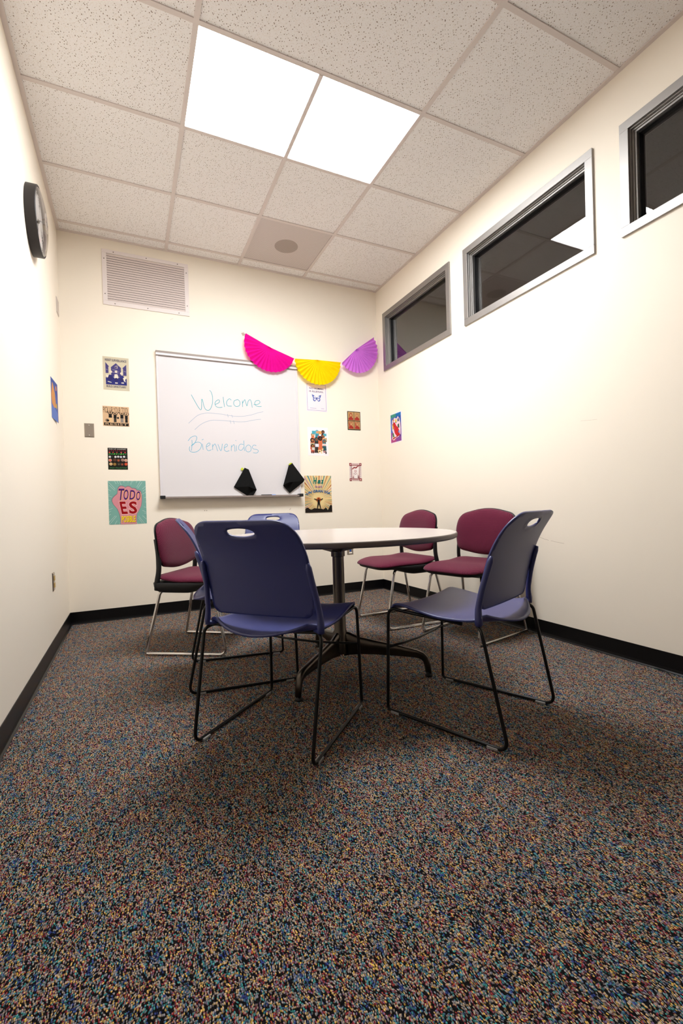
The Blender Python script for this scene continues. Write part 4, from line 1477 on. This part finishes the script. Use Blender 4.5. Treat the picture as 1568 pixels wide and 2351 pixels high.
for k in range(n):
    z = z0 + k * p_
    mb.raw([(VX0 + w_, -0.0058, z + 0.0005), (VX1 - w_, -0.0058, z + 0.0005), (VX1 - w_, -0.0030, z + p_ * 0.92), (VX0 + w_, -0.0030, z + p_ * 0.92),
            (VX0 + w_, -0.0048, z + 0.0005), (VX1 - w_, -0.0048, z + 0.0005), (VX1 - w_, -0.0020, z + p_ * 0.92), (VX0 + w_, -0.0020, z + p_ * 0.92)],
           [(0, 1, 2, 3), (7, 6, 5, 4), (0, 4, 5, 1), (1, 5, 6, 2), (2, 6, 7, 3), (3, 7, 4, 0)], M['louvre'])
vp(mb, 'louvres')
for x, z in [(VX0 + 0.085, VZ1 - 0.014), ((VX0 + VX1) / 2, VZ1 - 0.014), (VX1 - 0.085, VZ1 - 0.014), (VX0 + 0.085, VZ0 + 0.015), ((VX0 + VX1) / 2, VZ0 + 0.015), (VX1 - 0.085, VZ0 + 0.015),
             (VX0 + 0.016, VZ1 - 0.075), (VX0 + 0.016, VZ0 + 0.085), (VX1 - 0.016, VZ1 - 0.075), (VX1 - 0.016, VZ0 + 0.085)]:
    vs, fs = lathe_geo([(0.0, 0.0026), (0.0030, 0.0014), (0.0040, 0.0)], 10)
    mb = MB().raw([(x + v.x, -0.007 - v.z, z + v.y) for v in vs], fs, M['screw'])
    vp(mb, 'screw')

# ---- wall plates
def plate(fr, w, h, material, label, cat, name):
    e_ = empty(name, fr.p(w / 2, h / 2))
    tag(e_, label, cat)
    iv = Matrix.Translation(-e_.location)
    b_ = 0.006
    P = [fr.p(0, 0, 0.0005), fr.p(w, 0, 0.0005), fr.p(w, h, 0.0005), fr.p(0, h, 0.0005), fr.p(b_, b_, 0.006), fr.p(w - b_, b_, 0.006), fr.p(w - b_, h - b_, 0.006), fr.p(b_, h - b_, 0.006)]
    MB().raw([iv @ q for q in P], [(3, 2, 1, 0), (4, 5, 6, 7), (0, 1, 5, 4), (1, 2, 6, 5), (2, 3, 7, 6), (3, 0, 4, 7)], material).build('plate', e_)
    return e_, iv

def plate_box(e_, iv, fr, x0, y0, x1, y1, h0, h1, material, name):
    P = [fr.p(a, b, h) for h in (h0, h1) for a, b in ((x0, y0), (x1, y0), (x1, y1), (x0, y1))]
    return MB().raw([iv @ q for q in P], [(3, 2, 1, 0), (4, 5, 6, 7), (0, 1, 5, 4), (1, 2, 6, 5), (2, 3, 7, 6), (3, 0, 4, 7)], material).build(name, e_)

fr = back_frame(0.140, 1.457)
e_, iv = plate(fr, 0.068, 0.110, M['steel'], 'blank stainless wall plate beside the small RESIST poster', 'wall plate', 'wall_plate')
for z in (0.016, 0.094):
    plate_box(e_, iv, fr, 0.030, z - 0.003, 0.038, z + 0.003, 0.006, 0.008, M['chrome'], 'screw')
fr = back_frame(2.387, 0.376)
e_, iv = plate(fr, 0.068, 0.110, M['steel'], 'steel data outlet plate on the back wall showing under the tabletop', 'outlet', 'data_outlet')
plate_box(e_, iv, fr, 0.026, 0.030, 0.042, 0.052, 0.006, 0.009, ink('#1d4f9e'), 'jack')['label'] = 'blue network jack'
plate_box(e_, iv, fr, 0.018, 0.012, 0.050, 0.024, 0.006, 0.0075, M['paper'], 'name_strip')
fr = right_frame(-0.318, 0.308)
e_, iv = plate(fr, 0.045, 0.110, M['vent'], 'pale wall plate low on the window wall behind a maroon chair', 'wall plate', 'wall_plate')
fr = left_frame(-0.800, 0.382)
e_, iv = plate(fr, 0.070, 0.115, M['steel'], 'steel power outlet plate low on the clock wall', 'outlet', 'power_outlet')
for z in (0.022, 0.066):
    plate_box(e_, iv, fr, 0.018, z, 0.052, z + 0.028, 0.006, 0.010, ink('#c9a86a'), 'socket')
fr = left_frame(-0.168, 2.348)
e_, iv = plate(fr, 0.112, 0.116, ink('#c9beb4'), 'flat beige wall plate high on the clock wall near the corner', 'wall plate', 'wall_plate')

# ---- wall clock
CY, CZ, CR = -1.098, 2.470, 0.178
ck = empty('wall_clock', (0, CY, CZ))
tag(ck, 'round black-rimmed wall clock with domed lens', 'clock')
def onwall(vs):          # lathe axis z -> out from the wall (+x)
    return [(v.z, v.x, v.y) for v in vs]
vs, fs = lathe_geo([(CR, 0.001), (CR, 0.049), (CR - 0.003, 0.052), (CR - 0.007, 0.052), (CR - 0.009, 0.044)], 64)
o = mk('case', onwall(vs), fs[:-2], M['clock_black'], ck, True)
o.modifiers.new('split', 'EDGE_SPLIT').split_angle = math.radians(40)
vs, fs = lathe_geo([(0.0, 0.036), (CR - 0.004, 0.036), (CR - 0.004, 0.001)], 64)
mk('dial', onwall(vs), fs, M['paper'], ck)
mb = MB()
for k in range(60):
    a = 2 * math.pi * k / 60
    big = k % 5 == 0
    r0, r1, hw = CR - (0.036 if big else 0.022), CR - 0.014, 0.003 if big else 0.001
    c, s = math.cos(a), math.sin(a)
    mb.raw([(0.0363, r0 * c - hw * s, r0 * s + hw * c), (0.0363, r0 * c + hw * s, r0 * s - hw * c), (0.0363, r1 * c + hw * s, r1 * s - hw * c), (0.0363, r1 * c - hw * s, r1 * s + hw * c)], [(0, 1, 2, 3)], ink('#3a4660'))
mb.build('minute_marks', ck)
for nm, a, L_, hw in (('hour_hand', 0.6, 0.085, 0.004), ('minute_hand', -1.9, 0.13, 0.003)):
    c, s = math.cos(a), math.sin(a)
    P = [(-0.02 * c - hw * s, -0.02 * s + hw * c), (-0.02 * c + hw * s, -0.02 * s - hw * c), (L_ * c + hw * 0.3 * s, L_ * s - hw * 0.3 * c), (L_ * c - hw * 0.3 * s, L_ * s + hw * 0.3 * c)]
    MB().raw([(x, p[0], p[1]) for x in (0.040, 0.0415) for p in P], [(3, 2, 1, 0), (4, 5, 6, 7), (0, 1, 5, 4), (1, 2, 6, 5), (2, 3, 7, 6), (3, 0, 4, 7)], M['black']).build(nm, ck)
tube('hub', [(0.036, 0, 0), (0.042, 0, 0), (0.045, 0, 0)], 0.006, M['black'], ck)
pr_ = [(CR - 0.010, 0.0505), (CR * 0.9, 0.057), (CR * 0.75, 0.064), (CR * 0.55, 0.071), (CR * 0.3, 0.076), (0.0, 0.078)]
pr_ = pr_ + [(r * 0.995, z - 0.002) for r, z in reversed(pr_)]
vs, fs = lathe_geo(pr_, 64)
mk('lens', onwall(vs), [f for f in fs if len(f) == 4], M['glass'], ck, True)

# ---- odds and ends
o = mk('cable', *tube_geo(fillet([(2.775, -2.690, 0.006), (2.774, -2.735, 0.010), (2.74, -2.78, 0.008), (2.707, -2.81, 0.005)], 0.02), 0.0022, 8), M['black_plastic'], None, True)
tag(o, 'short black cable end sticking out under the baseboard', 'cable')

# faint scuffs on the paint
def scuff(wall, pts, wd, col_):
    vs, fs = [], []
    for k, (p, q) in enumerate(zip(pts, pts[1:])):
        p, q = Vector(p), Vector(q)
        up_ = Vector((0, 0, wd))
        n = len(vs)
        vs += [p, q, q + up_, p + up_]
        fs.append((n, n + 1, n + 2, n + 3))
    mk('scuff_mark', vs, fs, ink(col_), bpy.data.objects[wall])

scuff('wall_right', [(W - 0.0004, -1.978, 0.624), (W - 0.0004, -2.03, 0.610), (W - 0.0004, -2.06, 0.604)], 0.0016, '#a8988a')
scuff('wall_right', [(W - 0.0004, -2.075, 0.603), (W - 0.0004, -2.12, 0.596), (W - 0.0004, -2.17, 0.591)], 0.0014, '#b5a698')
scuff('wall_right', [(W - 0.0004, -2.30, 1.30), (W - 0.0004, -2.40, 1.29)], 0.0012, '#cfc2b4')
scuff('wall_back', [(1.80, -0.0004, 0.838), (1.815, -0.0004, 0.852)], 0.004, '#8f8272')
scuff('wall_back', [(1.028, -0.0004, 0.852), (1.034, -0.0004, 0.852)], 0.006, '#8a7d6e')
scuff('wall_back', [(1.045, -0.0004, 0.852), (1.051, -0.0004, 0.852)], 0.006, '#8a7d6e')
scuff('wall_back', [(0.80, -0.0004, 2.47), (0.825, -0.0004, 2.482)], 0.003, '#d2c6b6')
